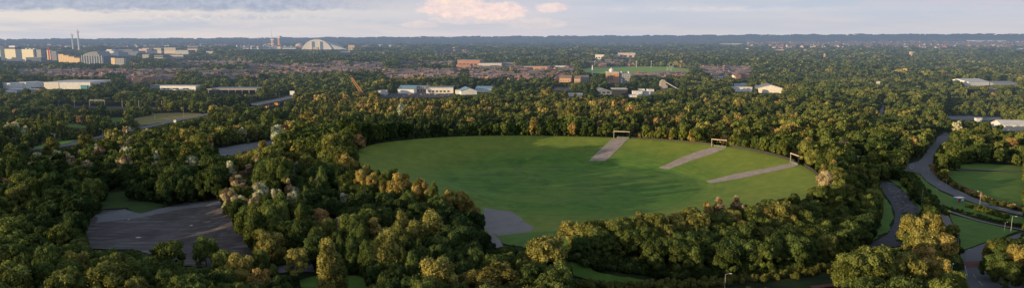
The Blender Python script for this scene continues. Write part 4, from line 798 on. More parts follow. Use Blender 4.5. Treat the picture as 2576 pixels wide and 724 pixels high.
# ------------------------------------------------------------------ trees
def crown(name, rng, H, R, kind, nleaf, leaf, core=True):
    lobes = []
    if kind == 'round':
        lobes.append((0, 0, .62*H, R*.62, .30*H))
        for k in range(24):
            a = 2.4*k+rng.uniform(-.4, .4); t = .26+.68*((k+.5)/24)**.8+rng.uniform(-.05, .05); rr = R*.78*math.sqrt(max(0.05, 1-((t-.55)/.5)**2))*rng.uniform(.7, 1)
            s = R*rng.uniform(.19, .37); lobes.append((rr*math.cos(a), rr*math.sin(a), t*H-.03*H, s, s*.9))
    elif kind == 'poplar':
        for k in range(16):
            t = .12+.84*k/15; rr = R*(1-abs(t-.42)**1.6*1.6)*.5; a = k*2.4; s = R*rng.uniform(.42, .6)*(1-.62*max(0, t-.45)); lobes.append((rr*math.cos(a), rr*math.sin(a), t*H*.95, s, s*1.7))
    elif kind == 'vase':
        for k in range(30):
            a = k*2.4+rng.uniform(-.3, .3); t = rng.uniform(.22, .90); rr = R*rng.uniform(.2, .8)*(.5+.7*t-.5*t*t); s = R*rng.uniform(.17, .31); lobes.append((rr*math.cos(a), rr*math.sin(a), t*H*.95, s, s*1.2))
    elif kind == 'shrub':
        for k in range(8):
            a = k*2.4; rr = R*rng.uniform(0, .62); s = R*rng.uniform(.35, .5); lobes.append((rr*math.cos(a), rr*math.sin(a), H*rng.uniform(.25, .6), s, H*.36))
    L = np.array(lobes); wts = L[:, 3]*L[:, 3]*1.0+L[:, 3]*L[:, 4]; wts /= wts.sum(); n = nleaf
    g = np.random.default_rng(rng.randrange(10**6)); li = g.choice(len(L), n, p=wts); d = g.normal(size=(n, 3)); d[:, 2] += .25; d /= np.linalg.norm(d, axis=1)[:, None]
    c = L[li][:, :3]; cen = np.array([0, 0, .5*H]); outd = c-cen; outd /= (np.linalg.norm(outd, axis=1)[:, None]+1e-6)
    flip = (d*outd).sum(1) < -.25; d[flip] *= -1
    lump = 1+.20*np.sin(d[:, 0]*7+li)*np.cos(d[:, 1]*6-li*2)+g.uniform(-.22, .10, n)+(g.random(n) < .06)*g.uniform(.1, .4, n)
    P = c+d*np.column_stack([L[li, 3], L[li, 3], L[li, 4]])*lump[:, None]
    nrm = d+g.normal(size=(n, 3))*.55; nrm[:, 2] += .15; nrm /= np.linalg.norm(nrm, axis=1)[:, None]
    u = np.cross(nrm, g.normal(size=(n, 3))); u /= np.linalg.norm(u, axis=1)[:, None]; v = np.cross(nrm, u); s = leaf*g.uniform(.55, 1.35, n)[:, None]/2
    Q4 = np.stack([P-u*s-v*s*.8, P+u*s*1.1-v*s*.5, P+u*s*.7+v*s, P-u*s*.9+v*s*.7], 1).reshape(-1, 3)
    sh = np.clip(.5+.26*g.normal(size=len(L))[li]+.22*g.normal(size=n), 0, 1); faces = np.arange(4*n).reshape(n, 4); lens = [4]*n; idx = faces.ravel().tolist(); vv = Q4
    if core:
        o8 = []
        for (a, b, c_, rr, rz_) in lobes:
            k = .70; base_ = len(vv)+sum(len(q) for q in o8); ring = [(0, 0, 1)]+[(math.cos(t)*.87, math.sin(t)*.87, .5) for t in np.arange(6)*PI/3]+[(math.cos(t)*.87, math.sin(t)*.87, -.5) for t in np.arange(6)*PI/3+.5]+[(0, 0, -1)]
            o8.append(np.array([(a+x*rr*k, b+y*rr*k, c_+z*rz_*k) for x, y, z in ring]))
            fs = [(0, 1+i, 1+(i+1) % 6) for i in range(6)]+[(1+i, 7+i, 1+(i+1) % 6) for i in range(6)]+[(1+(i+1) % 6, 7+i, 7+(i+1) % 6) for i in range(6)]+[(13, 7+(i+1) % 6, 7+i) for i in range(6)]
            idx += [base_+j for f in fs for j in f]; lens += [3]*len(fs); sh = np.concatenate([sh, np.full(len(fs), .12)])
        vv = np.concatenate([vv]+o8)
    me = bpy.data.meshes.new(name); me.vertices.add(len(vv)); me.vertices.foreach_set('co', vv.ravel().astype(np.float32)); me.loops.add(len(idx)); me.loops.foreach_set('vertex_index', idx)
    me.polygons.add(len(lens)); st = np.concatenate([[0], np.cumsum(lens)[:-1]]); me.polygons.foreach_set('loop_start', st.astype(np.int32)); me.update(calc_edges=True); me.materials.append(M_leaf)
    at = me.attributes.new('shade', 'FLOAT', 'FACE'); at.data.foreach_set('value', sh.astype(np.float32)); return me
def trunk(name, H, R, kind, rng):
    m = MB(); top = H*(.55 if kind != 'poplar' else .8); r = H*.022; prev = Vector((0, 0, -1)); n = 4
    for k in range(n): q = Vector((rng.uniform(-.15, .15), rng.uniform(-.15, .15), top*(k+1)/n)); m.tube(prev, q, r*(1-.2*k), r*(1-.2*(k+1)), 6); prev = q
    for k in range(6):
        a = k*1.1+rng.uniform(-.2, .2); z0 = top*rng.uniform(.4, .95); m.tube((0, 0, z0), (R*.55*math.cos(a), R*.55*math.sin(a), z0+H*.22), r*.45, r*.12, 5)
    return m.mesh(name, M_bark)
PR = []    # prototypes: (kind, mesh, trunk, H, R)
rg = random.Random(5)
def proto(kind, H, R, n, leaf, core=True): PR.append((kind, crown('crown', rg, H, R, kind, n, leaf, core), trunk('trunk', H, R, kind, rg), H, R)); return len(PR)-1
NEAR = {'round': [proto('round', 12, 4.2+.45*(i % 3), 11500, .37) for i in range(6)], 'poplar': [proto('poplar', 16, 3.4, 9000, .36) for i in range(3)], 'vase': [proto('vase', 12, 4.6, 8500, .34) for i in range(3)], 'shrub': [proto('shrub', 3.5, 3, 1500, .4) for i in range(3)]}
MID = {'round': [proto('round', 12, 4.9, 1500, .95) for i in range(4)], 'poplar': [proto('poplar', 16, 3.4, 700, 1.1) for i in range(2)], 'vase': [proto('vase', 12, 4.8, 600, 1.1) for i in range(2)], 'shrub': [proto('shrub', 3.5, 3, 200, 1.0) for i in range(2)]}
FAR = {'round': [proto('round', 12, 6.2, 150, 3.0) for i in range(3)], 'poplar': [proto('poplar', 16, 3.6, 120, 2.4)], 'vase': [proto('vase', 12, 5, 110, 2.6)], 'shrub': [proto('shrub', 3.5, 3, 50, 2)]}
def vnoise(x, y, s, seed=0):
    """smooth value noise, -1..1"""
    a = np.asarray(x)/s+seed*17.3; b = np.asarray(y)/s+seed*9.1
    return (np.sin(a*1.3+2*np.sin(b*.7+seed))+np.sin(b*1.7+1.5*np.sin(a*.9))+np.sin((a+b)*1.1+seed)*.8)/2.8
trees = []   # dict rows: x,y,z,kind,h(scale),tint,rot,proto,name,label
def blocked(x, y, z, h, r, shrub=False):
    pts = ((0, .05), (0, .5), (0, .98), (-.75*r, .55), (.75*r, .55), (-.45*r, .9), (.45*r, .9), (.6*r, .25), (-.6*r, .25))
    for dx, t in pts:
        u, v = proj(x+dx, y, z+h*t); u, v = int(u), int(v)
        if 0 <= u < MW and 0 <= v < MH:
            c = clear[v, u]
            if c >= 1e8: return True
            if c > 0 and y < c+12: return True
    return False
foot = {}
for fx, fy, fr in footprints: foot.setdefault((int(fx//20), int(fy//20)), []).append((fx, fy, fr))
def infoot(x, y):
    for i in (-1, 0, 1):
        for j in (-1, 0, 1):
            for fx, fy, fr in foot.get((int(x//20)+i, int(y//20)+j), ()):
                if (x-fx)**2+(y-fy)**2 < fr*fr: return True
    return False
# notable trees first: (x, y of the top, kind, height, width factor, tint, label)
NOTE = [
 (822,598,'poplar',23,.95,.60,'tall slim yellow-green poplar at the bottom edge, tallest of its clump'),
 (850,640,'poplar',16,1.0,.52,'shorter dark green poplar right of the tall slim one'),
 (970,578,'poplar',23,1.25,.56,'broad bright green poplar at the bottom centre'),
 (1000,560,'poplar',20,1.1,.50,'green poplar behind the broad bright one'),
 (948,543,'vase',17,1.15,.74,'fan-shaped rusty gold tree with bare lower limbs'),
 (1010,530,'poplar',18,1.1,.58,'yellow-green poplar in the middle clump'),
 (1085,533,'poplar',19,1.5,.57,'large bright green rounded tree of the middle clump'),
 (1052,560,'round',15,1.1,.55,'green tree between the poplar and the large bright tree'),
 (1372,588,'round',22,1.15,.60,'big olive gold tree alone at the bottom right of centre'),
 (1250,655,'vase',16,2.0,.66,'wide feathery golden bush tree at the bottom centre'),
 (1200,672,'vase',13,1.6,.68,'lower feathery golden tree beside the wide one'),
 (1100,650,'round',17,1.0,.62,'ochre tinged tree at the bottom left of the feathery golden ones'),
 (745,622,'round',14,.95,.60,'small rounded olive tree standing alone by the lane'),
 (805,522,'round',13,1.1,.80,'pale gold rounded tree in the middle of the left wood'),
 (852,543,'vase',12,.8,.95,'small silvery tree beside the pale gold rounded one'),
 (865,482,'vase',12,1.1,.94,'whitish feathery tree above the pale gold rounded one'),
 (482,391,'round',14,1.1,.98,'silver leaved tree standing out over the dark trees'),
 (505,438,'round',12,1.2,.12,'dark domed tree right of the silver one, overlooking the car park'),
 (380,448,'round',12,1.4,.10,'dark spreading tree at the head of the car park'),
 (420,400,'round',13,1.2,.18,'dark green tree left of the silver tree'),
 (215,336,'round',18,1.0,.58,'bright yellow-green tree, left of the roadside pair'),
 (284,325,'round',18,.9,.58,'bright yellow-green tree, right of the roadside pair'),
 (130,348,'poplar',18,1.7,.55,'tall olive tree left of the roadside pair'),
 (245,365,'vase',13,1.3,.92,'pale pinkish bush tree under the roadside pair'),
 (180,390,'vase',12,1.3,.95,'whitish bush tree at the left'),(215,400,'vase',12,1.2,.96,'second whitish bush tree, lower right of the first'),
 (732,302,'round',19,1.0,.62,'golden topped tree standing above the service yard'),(788,295,'poplar',18,1.8,.64,'golden tree right of the one above the yard'),
 (660,352,'round',13,.8,.68,'golden tree in front of the service yard'),
 (870,380,'vase',15,1.2,.72,'first golden tree of the row on the left bank'),(905,422,'vase',12,.9,.72,'second golden tree of the bank row'),(935,432,'vase',11,.9,.74,'third golden tree of the bank row'),(965,450,'vase',10,.8,.72,'fourth golden tree of the bank row'),(1000,430,'vase',14,1.3,.78,'large golden tree in the middle of the bank row'),(1020,442,'vase',12,1.1,.76,'golden tree tucked right of the large one'),(1056,445,'vase',13,1.1,.80,'broad pinkish gold tree of the bank row'),(1090,470,'vase',10,.8,.72,'small golden tree after the pinkish one'),(1125,474,'vase',11,.9,.74,'golden tree near the right end of the row'),(1160,475,'vase',13,1.1,.76,'bright golden tree second from the row end'),(1190,497,'vase',11,1.0,.74,'last golden tree of the row by the gravel'),
 (620,410,'vase',15,1.4,.93,'pale frosted tree at the top of the left mound'),(600,438,'vase',14,1.3,.92,'pale frosted tree on the left edge of the mound'),(655,455,'vase',13,1.2,.95,'whitish crown in the middle of the mound'),(640,480,'vase',13,1.1,.94,'whitish crown below the middle one'),(735,478,'vase',11,1.1,.95,'small whitish crown right on the mound'),(575,470,'vase',13,1.2,.91,'frosted tree low on the mound edge'),(745,405,'vase',11,1.0,.99,'blue-grey bush tree behind the mound'),(740,425,'vase',9,.8,.97,'blue-grey bush below it'),
 (2232,380,'round',15,1.5,.28,'big grey-green domed tree beside the side road'),(2296,345,'round',14,1.15,.78,'golden domed tree above the road bend'),(2408,304,'vase',15,1.0,.93,'pale pink feathery tree beside the park road'),(2545,345,'round',15,1.1,.82,'pale golden tree near the right frame edge'),(2500,352,'round',11,1.1,.76,'golden orange tree left of the pale golden one'),
 (2190,622,'round',20,1.1,.44,'big bright green tree at the bottom, right of the hedge'),(2145,642,'round',18,.95,.42,'green tree left of the big bright one'),(2240,652,'round',15,.95,.50,'olive tree right of the big bright one'),
 (2296,540,'round',17,1.0,.62,'golden green tree behind the junction clump'),(2345,538,'round',17,1.0,.66,'gold tree at the top of the junction clump'),(2375,585,'round',17,1.1,.72,'pale gold tree on the junction clump side'),(2330,585,'round',17,1.1,.60,'olive tree in the heart of the junction clump'),(2335,610,'vase',15,1.2,.78,'ochre feathery tree low in the junction clump'),(2368,645,'round',14,.9,.70,'yellow gold tree beside the junction road'),(2290,640,'round',16,1.1,.6,'dark gold tree at the bottom of the junction clump'),(2398,560,'round',10,.9,.5,'small tree at the tip of the junction clump'),
 (2540,598,'round',15,1.2,.2,'dark tree at the right frame edge by the junction'),(2505,605,'round',12,1.0,.55,'yellow-green tree left of the dark one at the frame edge'),(2572,615,'round',15,1.0,.70,'golden tree cut by the right frame edge'),(2500,640,'round',11,1.1,.18,'dark low tree behind the brick island'),(2540,660,'round',12,1.1,.25,'dark tree above the white post at the right'),
 (1782,504,'vase',11,.7,.80,'small pale tree at the crest of the near bank'),(1812,492,'vase',13,.9,.93,'pale tree right beside the small one on the crest'),(1857,489,'vase',12,.95,.91,'pale pinkish tree standing up from the near bank crest'),(2078,425,'vase',15,1.2,.92,'pale pink tree on the right rim of the bowl'),(1925,568,'round',13,1.0,.56,'yellow-green domed tree midway down the near bank'),
 (1491,205,'poplar',20,.8,.45,'pointed conifer like tree beside the slim chimney'),(900,338,'round',13,1.2,.86,'rusty red brown tree on the far left rim'),(872,345,'round',13,1.2,.85,'rust coloured tree beside the red brown one'),(720,380,'vase',12,1.2,.72,'golden bush tree below the yard'),
 (650,668,'vase',14,1.2,.80,'pale gold bush tree at the bottom, right of the car park'),(600,640,'round',14,1.0,.66,'ochre tree at the lower right corner of the car park'),(560,628,'round',14,1.0,.40,'green tree at the bottom of the car park'),(275,660,'round',17,1.3,.50,'broad green tree at the bottom left'),(30,545,'round',18,1.2,.36,'large dark green tree at the left frame edge'),(40,470,'round',17,1.0,.52,'olive tree rising at the left edge'),(150,560,'round',17,1.0,.40,'green tree left of the car park'),(515,600,'round',13,1.0,.32,'grey green tree overlapping the car park'),(420,605,'round',15,1.2,.30,'green tree at the near edge of the car park'),(680,588,'round',15,1.1,.64,'ochre topped tree below the mound'),
]
for (px, py, kind, h, wf, tint, lab) in NOTE:
    if ' row' in lab and 860 < px < 1200: h += 4; wf *= 1.0; tint = .70+(tint-.72)*.5
    x, y = W(px, py, h); z = float(hz(x, y)); H0, R0 = PR[NEAR[kind][0]][3:5]
    trees.append(dict(x=x, y=y, z=z, kind=kind, h=h, wf=wf, tint=tint, label=lab, note=True)); q = h/H0*R0*wf; s = 1/scale_at(y, z)
    keep([(px-q*s*.8, py), (px+q*s*.8, py), (px+q*s*.7, py+h*s*.5), (px-q*s*.7, py+h*s*.5)], y-4)
def sample():
    y = 205.0
    while y < 6600:
        s = 5.9 if y < 420 else 6.6 if y < 560 else 7.4 if y < 700 else float(np.interp(y, [700, 1200, 2000, 3500, 6600], [7.8, 9.5, 13.5, 21, 42]))
        xl = .80*y+40; n = int(2*xl/s)
        for i in range(n+1):
            x = -xl+i*s+rnd.uniform(-.42, .42)*s; yj = y+rnd.uniform(-.45, .45)*s; yield x, yj, s
        y += s
ntype = dict(zip(('round', 'poplar', 'vase', 'shrub'), range(4)))
POPL = [((690,480,1240,724),.45),((740,255,1130,330),.7),((0,290,170,345),.6),((1150,255,1560,300),.35),((860,380,1200,540),.25),((0,380,250,560),.25),((560,400,760,500),.35)]
PALE = [((0,330,760,420),.10,.96),((560,400,780,520),.24,.94),((0,330,330,420),.15,.92),((1160,255,2000,350),.10,.80),((1560,300,1860,360),.35,.80),((1860,340,2110,440),.15,.76),((700,440,1000,560),.1,.9)]
SUN_SHADE_TINT = [((740,250,1560,302),.20),((1560,260,1860,360),.06),((1900,300,2100,440),.03),((560,420,1000,640),.05),((0,300,760,420),.05),((1400,590,2230,690),-.05),((1380,520,2000,590),.22),((2000,430,2240,560),.12),((690,470,1240,724),-.14),((0,420,560,724),-.15),((900,303,1540,352),-.24),((1150,180,1700,262),-.14)]  # area tints: sun gold and wood shade put into leaf colour
for x, y, s in sample():
    r2 = math.hypot(x-BC[0], y-BC[1])
    if r2 < 200:
        a = math.atan2(y-BC[1], x-BC[0]); 
        if r2 < float(rim_r(a))+(3.5 if not (-2.6 < a < -.35) else 2): continue
    z = float(hz(x, y)); u, v = proj(x, y, z+8); u, v = float(u), float(v)
    if u < -160 or u > 2740 or v > 790: continue
    if infoot(x, y): continue
    n1 = float(vnoise(x, y, 55)); n2 = float(vnoise(x, y, 21, 3)); n3 = float(vnoise(x, y, 130, 5))
    if y > 3000 and float(vnoise(x, y*1.6, 420, 4)) < np.interp(y, [3000, 4200], [-.8, .45]) and rnd.random() < .93: continue
    open_ = y < 1000 and n1 < -.80 and rnd.random() < .6
    ui, vi = int(min(max(u, 0), MW-1)), int(min(max(v, 0), MH-1))
    zone = any(z0[0] < u < z0[2] and z0[1]-2 < v+4 < z0[3] for z0, _, _ in ZONES) if y > 1000 else False
    if zone and rnd.random() < .6: continue
    kind = 'round'
    for (a, b, c, d), p in POPL:
        if a < u < c and b < v < d and n2 > .2 and rnd.random() < p: kind = 'poplar'
    tint = .25+.16*n1+.12*n2+rnd.gauss(0, .09)+(.05 if y > 480 and v < 400 else 0)  # farther crowns tinted warmer, sunlight put into the leaf colour
    if rnd.random() < .10: tint += .16
    if rnd.random() < .04 and y > 300: kind = 'vase'
    for (a, b, c, d), g_ in SUN_SHADE_TINT:
        if a < u < c and b < v < d: tint += g_
    for (a, b, c, d), p, t_ in PALE:
        if a < u < c and b < v < d and rnd.random() < p*(.6+.6*n2): kind = 'vase'; tint = t_+rnd.uniform(-.03, .03)
    if tint < .84: tint = min(max(tint, .02), .82)
    if rnd.random() < .004: tint = .86
    h = (rnd.gauss(11.5, 2.3)+3.2*n3+2.8*n1+(7.5 if (-225 < x < -85 and 400 < y < 665) else 2 if (-130 < x < 110 and 630 < y < 680) else 0))*(1.25 if kind == 'poplar' else 1)
    if zone: h *= .62
    if u > 2380 and 235 < v < 300: h *= .5
    h = max(h, 5.5); wf = rnd.uniform(.72, 1.12)*(s/8.6 if y > 700 else .92); q_ = rnd.random(); h *= .62 if q_ < .22 else 1.22 if q_ > .9 else 1.0
    if 1400 < u < 2230 and 530 < v < 700 and y < 460: h = min(max(h, 11.5), 14)*1.03; wf = rnd.uniform(.95, 1.25)
    H0, R0 = PR[NEAR[kind][0]][3:5]; ok = False
    for k in (1, .7, .45):
        hh = h*k; r = hh/H0*R0*wf
        if hh < 3.6: break
        if not blocked(x, y, z, hh, r): ok = True; break
    if ok and open_: ok = rnd.random() < .2
    if ok: trees.append(dict(x=x, y=y, z=z, kind=kind, h=h*k, wf=min(wf*(1 if k == 1 else 1.15), 3), tint=tint, note=False))
    elif not blocked(x, y, z, 2.6, 2.2) and y < 1500 and clear[min(MH-1, max(0, int(float(proj(x, y, z)[1])))), ui] == 0:
        trees.append(dict(x=x, y=y, z=z, kind='shrub', h=2.8, wf=1, tint=tint*.8, note=False))
    if y < 520 and rnd.random() < .3:    # undergrowth
        xx, yy2 = x+s*.5, y+s*.3; zz = float(hz(xx, yy2))
        if math.hypot(xx-BC[0], yy2-BC[1]) > float(rim_r(math.atan2(yy2-BC[1], xx-BC[0])))+3 and not blocked(xx, yy2, zz, 3.4, 2.6): trees.append(dict(x=xx, y=yy2, z=zz, kind='shrub', h=rnd.uniform(2.4, 4), wf=1.1, tint=tint*.7, note=False))
for a_, b_ in (((1436,650),(1500,671)),((1500,671),(1600,684)),((1600,684),(1700,694)),((1700,694),(1850,693)),((1850,693),(1990,679)),((1990,679),(2110,648)),((2110,648),(2180,608))):
    p_, q_ = W(*a_), W(*b_); n_ = int(math.dist(p_, q_)/1.7)
    for i in range(n_):
        for dy in (0, 2.6): x = p_[0]+(q_[0]-p_[0])*(i+rnd.random())/n_; y = p_[1]+(q_[1]-p_[1])*(i+.5)/n_+dy; trees.append(dict(x=x, y=y, z=float(hz(x, y)), kind='shrub', h=rnd.uniform(2.6, 5), wf=1.0, tint=rnd.uniform(.05, .25), note=False))
# hedges and scrub strips as shrubs in line, each line one hedge
hedges = []
def hedge(pts, w, h, tint, lab, world=None):
    P = [Vector(W(*p)) for p in pts]; out = []
    L = sum((P[i+1]-P[i]).length for i in range(len(P)-1)); n = int(L/.8)
    for k in range(n):
        t = k/n*L; i = 0
        while t > (P[i+1]-P[i]).length: t -= (P[i+1]-P[i]).length; i += 1
        d = (P[i+1]-P[i]).normalized(); q = P[i]+d*t+Vector((-d.y, d.x))*rnd.uniform(-.5, .5)*w; out.append((q.x, q.y, float(hz(q.x, q.y)), h*rnd.uniform(.7, 1.15)))
    hedges.append((out, tint, lab))
hedge([(1440,716),(1560,722),(1700,717),(1800,710),(1880,704),(1950,697),(1993,692)], 7, 2.6, .50, 'long pale flowering hedge along the bottom edge of the bowl')
hedge([(1993,691),(2040,684),(2085,678),(2120,672)], 7, 2.8, .55, 'right end of the pale flowering hedge by the lamp post')
hedge([(2345,417),(2352,432),(2372,450),(2405,469),(2450,488),(2499,507),(2560,522),(2600,530)], 4, 2.0, .86, 'reddish brown clipped hedge between road bend and lawn')
hedge([(2280,440),(2300,468),(2325,496),(2348,522),(2360,540)], 9, 3.4, .15, 'dark scrub strip beside the patched slab')
hedge([(2385,523),(2430,535),(2499,553),(2560,566),(2600,574)], 3, 1.6, .2, 'low dark hedge above the far footpath')
hedge([(2440,520),(2490,535),(2540,550)], 7, 2.6, .4, 'loose green bushes on the lawn below the road')
# visibility painter over the near trees -> which ones become objects
T_near = [t for t in trees if t['y'] < 1500]; T_near.sort(key=lambda t: t['y'])
idb = np.full((287, 1024), -1, np.int32); k_ = 1024/2576
for i, t in enumerate(T_near):
    H0, R0 = PR[NEAR[t['kind']][0]][3:5]; r = t['h']/H0*R0*t['wf']
    u, v0 = proj(t['x'], t['y'], t['z']+t['h']*.18); _, v1 = proj(t['x'], t['y'], t['z']+t['h']); s = k_/scale_at(t['y'], t['z']); u = float(u)*k_; v0 = float(v0)*k_; v1 = float(v1)*k_
    rx = r*s; ry = (v0-v1)/2; cy = (v0+v1)/2; x0, x1, y0, y1 = max(0, int(u-rx)), min(1024, int(u+rx)+1), max(0, int(v1)), min(287, int(v0)+1)
    t['u'] = u/k_; t['v'] = cy/k_; t['vis'] = 0
    if x1 <= x0 or y1 <= y0: continue
    gx, gy = np.meshgrid(np.arange(x0, x1)+.5, np.arange(y0, y1)+.5); m = ((gx-u)/max(rx, .5))**2+((gy-cy)/max(ry, .5))**2 < 1; sub = idb[y0:y1, x0:x1]; f = m & (sub < 0); sub[f] = i; 
cnt = np.bincount(idb[idb >= 0].ravel(), minlength=len(T_near))
for i, t in enumerate(T_near): t['vis'] = int(cnt[i])
REG = [((1380,475,2240,700),'on the near bank of the bowl'),((540,400,1010,640),'on the mound between car park and bowl'),((850,370,1240,600),'behind the golden row on the left bank'),((880,290,1545,356),'along the far left rim of the bowl'),((1540,290,1860,372),'behind the rim fence by the first two gates'),((1840,300,2110,470),'behind the rim by the third gate'),((1980,400,2260,640),'along the right rim above the curved track'),((0,560,700,760),'below the gravel car park'),((700,560,1420,760),'along the bottom edge left of centre'),((0,380,330,600),'left of the gravel car park'),((240,380,600,530),'above the gravel car park'),((0,270,560,420),'around the main road on the left'),((560,270,900,420),'around the service yard'),((2090,530,2430,760),'in the clump by the junction'),((2430,560,2640,760),'beside the junction at the frame edge'),((2240,250,2640,430),'above the lawn on the right'),((0,0,2600,330),'in the woods beyond the bowl'),((0,0,2700,800),'between the paths on the right')]
def tword(t):
    return 'dark green' if t < .2 else 'deep green' if t < .34 else 'mid green' if t < .46 else 'olive' if t < .56 else 'yellow-green' if t < .66 else 'golden' if t < .76 else 'tawny gold' if t < .84 else 'rusty brown' if t < .905 else 'pale frosted'
KW = {'round': ('broadleaf_tree', 'domed tree', 'tree'), 'poplar': ('poplar_tree', 'tall narrow poplar', 'tree'), 'vase': ('feathery_tree', 'feathery upright tree', 'tree'), 'shrub': ('shrub', 'low bush', 'bush')}
sel = {}
for kd, lim in (('round', 295), ('poplar', 80), ('vase', 100), ('shrub', 60)):
    L = sorted([t for t in T_near if t['kind'] == kd and not t['note'] and t['vis'] >= (14 if kd != 'shrub' else 6)], key=lambda t: -t['vis'])[:lim-(0 if kd == 'shrub' else sum(1 for q in T_near if q['note'] and q['kind'] == kd))]
    for t in L: t['thing'] = True
things = [t for t in trees if t.get('thing') or t['note']]
regs = {}
for t in things:
    H0, R0 = PR[NEAR[t['kind']][0]][3:5]; t.setdefault('u', CX); t.setdefault('v', CY)
    for (a, b, c, d), nm in REG:
        if a <= t['u'] <= c and b <= t['v'] <= d: t['reg'] = nm; break
    else: t['reg'] = REG[-1][1]
    regs.setdefault(t['reg'], []).append(t)
used = {}
for nm, L in regs.items():
    us = sorted(t['u'] for t in L); ds = sorted(t['y'] for t in L)
    for t in L:
        fu = us.index(t['u'])/max(1, len(us)-1); fd = ds.index(t['y'])/max(1, len(ds)-1)
        side = ['left end', 'left of middle', 'middle', 'right of middle', 'right end'][min(4, int(fu*5))] if len(L) > 8 else ''
        row = ['front', 'second row', 'back'][min(2, int(fd*3))] if len(L) > 8 else ''
        lab = t.get('label') or ('%s%s %s %s' % ('small ' if t['h'] < 9 and t['kind'] != 'shrub' else 'tall ' if t['h'] > 16 and t['kind'] == 'round' else '', tword(t['tint']), KW[t['kind']][1], nm)+(', %s, %s' % (row, side) if row else ''))
        w_ = lab.split()
        t['label'] = ' '.join(w_[:16]); used.setdefault(t['label'], []).append(t)
for lab, L in used.items():      # where two still read alike, tell them apart by height order
    if False:
        L.sort(key=lambda t: t['v']); 
        if len(lab.split()) <= 14: L[0]['label'] = 'upper '+lab; L[1]['label'] = 'lower '+lab
for t in things:
    d = t['y']; S = NEAR if d < 620 else MID; k = rg.choice(S[t['kind']]); kd, cm, tm, H0, R0 = PR[k]; nm, _, cat = KW[t['kind']]
    o = empty(nm, (t['x'], t['y'], t['z']-.2), rnd.uniform(0, 6.28), label=t['label'], cat=cat, group='trees '+t['reg'] if cat == 'tree' else 'bushes '+t['reg'])
    sz = t['h']/H0; o.scale = (sz*t['wf'], sz*t['wf'], sz); c = link(bpy.data.objects.new('crown', cm)); c.parent = o; c['tint'] = float(t['tint'])
    if cat == 'tree': q = link(bpy.data.objects.new('trunk', tm)); q.parent = o
for out, tint, lab in hedges:
    x0, y0, z0, _ = out[len(out)//2]; g_ = np.random.default_rng(3); src = [PR[k][1] for k in NEAR['shrub']]; VV, nf, shs = [], 0, []
    for x, y, z, h in out:
        sr = src[rnd.randrange(3)]; n = len(sr.vertices); co = np.empty(n*3, np.float32); sr.vertices.foreach_get('co', co); co = co.reshape(-1, 3)[:6000].copy(); a = rnd.uniform(0, 6.28); s = h/3.5
        X_ = (co[:, 0]*math.cos(a)-co[:, 1]*math.sin(a))*s*.7+x-x0; Y_ = (co[:, 0]*math.sin(a)+co[:, 1]*math.cos(a))*s*.7+y-y0; Z_ = co[:, 2]*s+z-z0-.3; VV.append(np.stack([X_, Y_, Z_], 1)[::1]); sa = np.empty(len(sr.polygons), np.float32); sr.attributes['shade'].data.foreach_get('value', sa); shs.append(sa[:1500])
    vv = np.concatenate(VV); n = len(vv)//4; me = bpy.data.meshes.new('hedge'); me.vertices.add(len(vv)); me.vertices.foreach_set('co', vv.ravel()); me.loops.add(n*4); me.loops.foreach_set('vertex_index', np.arange(n*4, dtype=np.int32)); me.polygons.add(n); me.polygons.foreach_set('loop_start', np.arange(n, dtype=np.int32)*4); me.update(calc_edges=True); me.materials.append(M_leaf)
    at = me.attributes.new('shade', 'FLOAT', 'FACE'); at.data.foreach_set('value', np.concatenate(shs)[:n].astype(np.float32)); o = link(bpy.data.objects.new('hedge', me)); o.location = (x0, y0, z0); o['tint'] = tint; tag(o, lab, 'hedge')
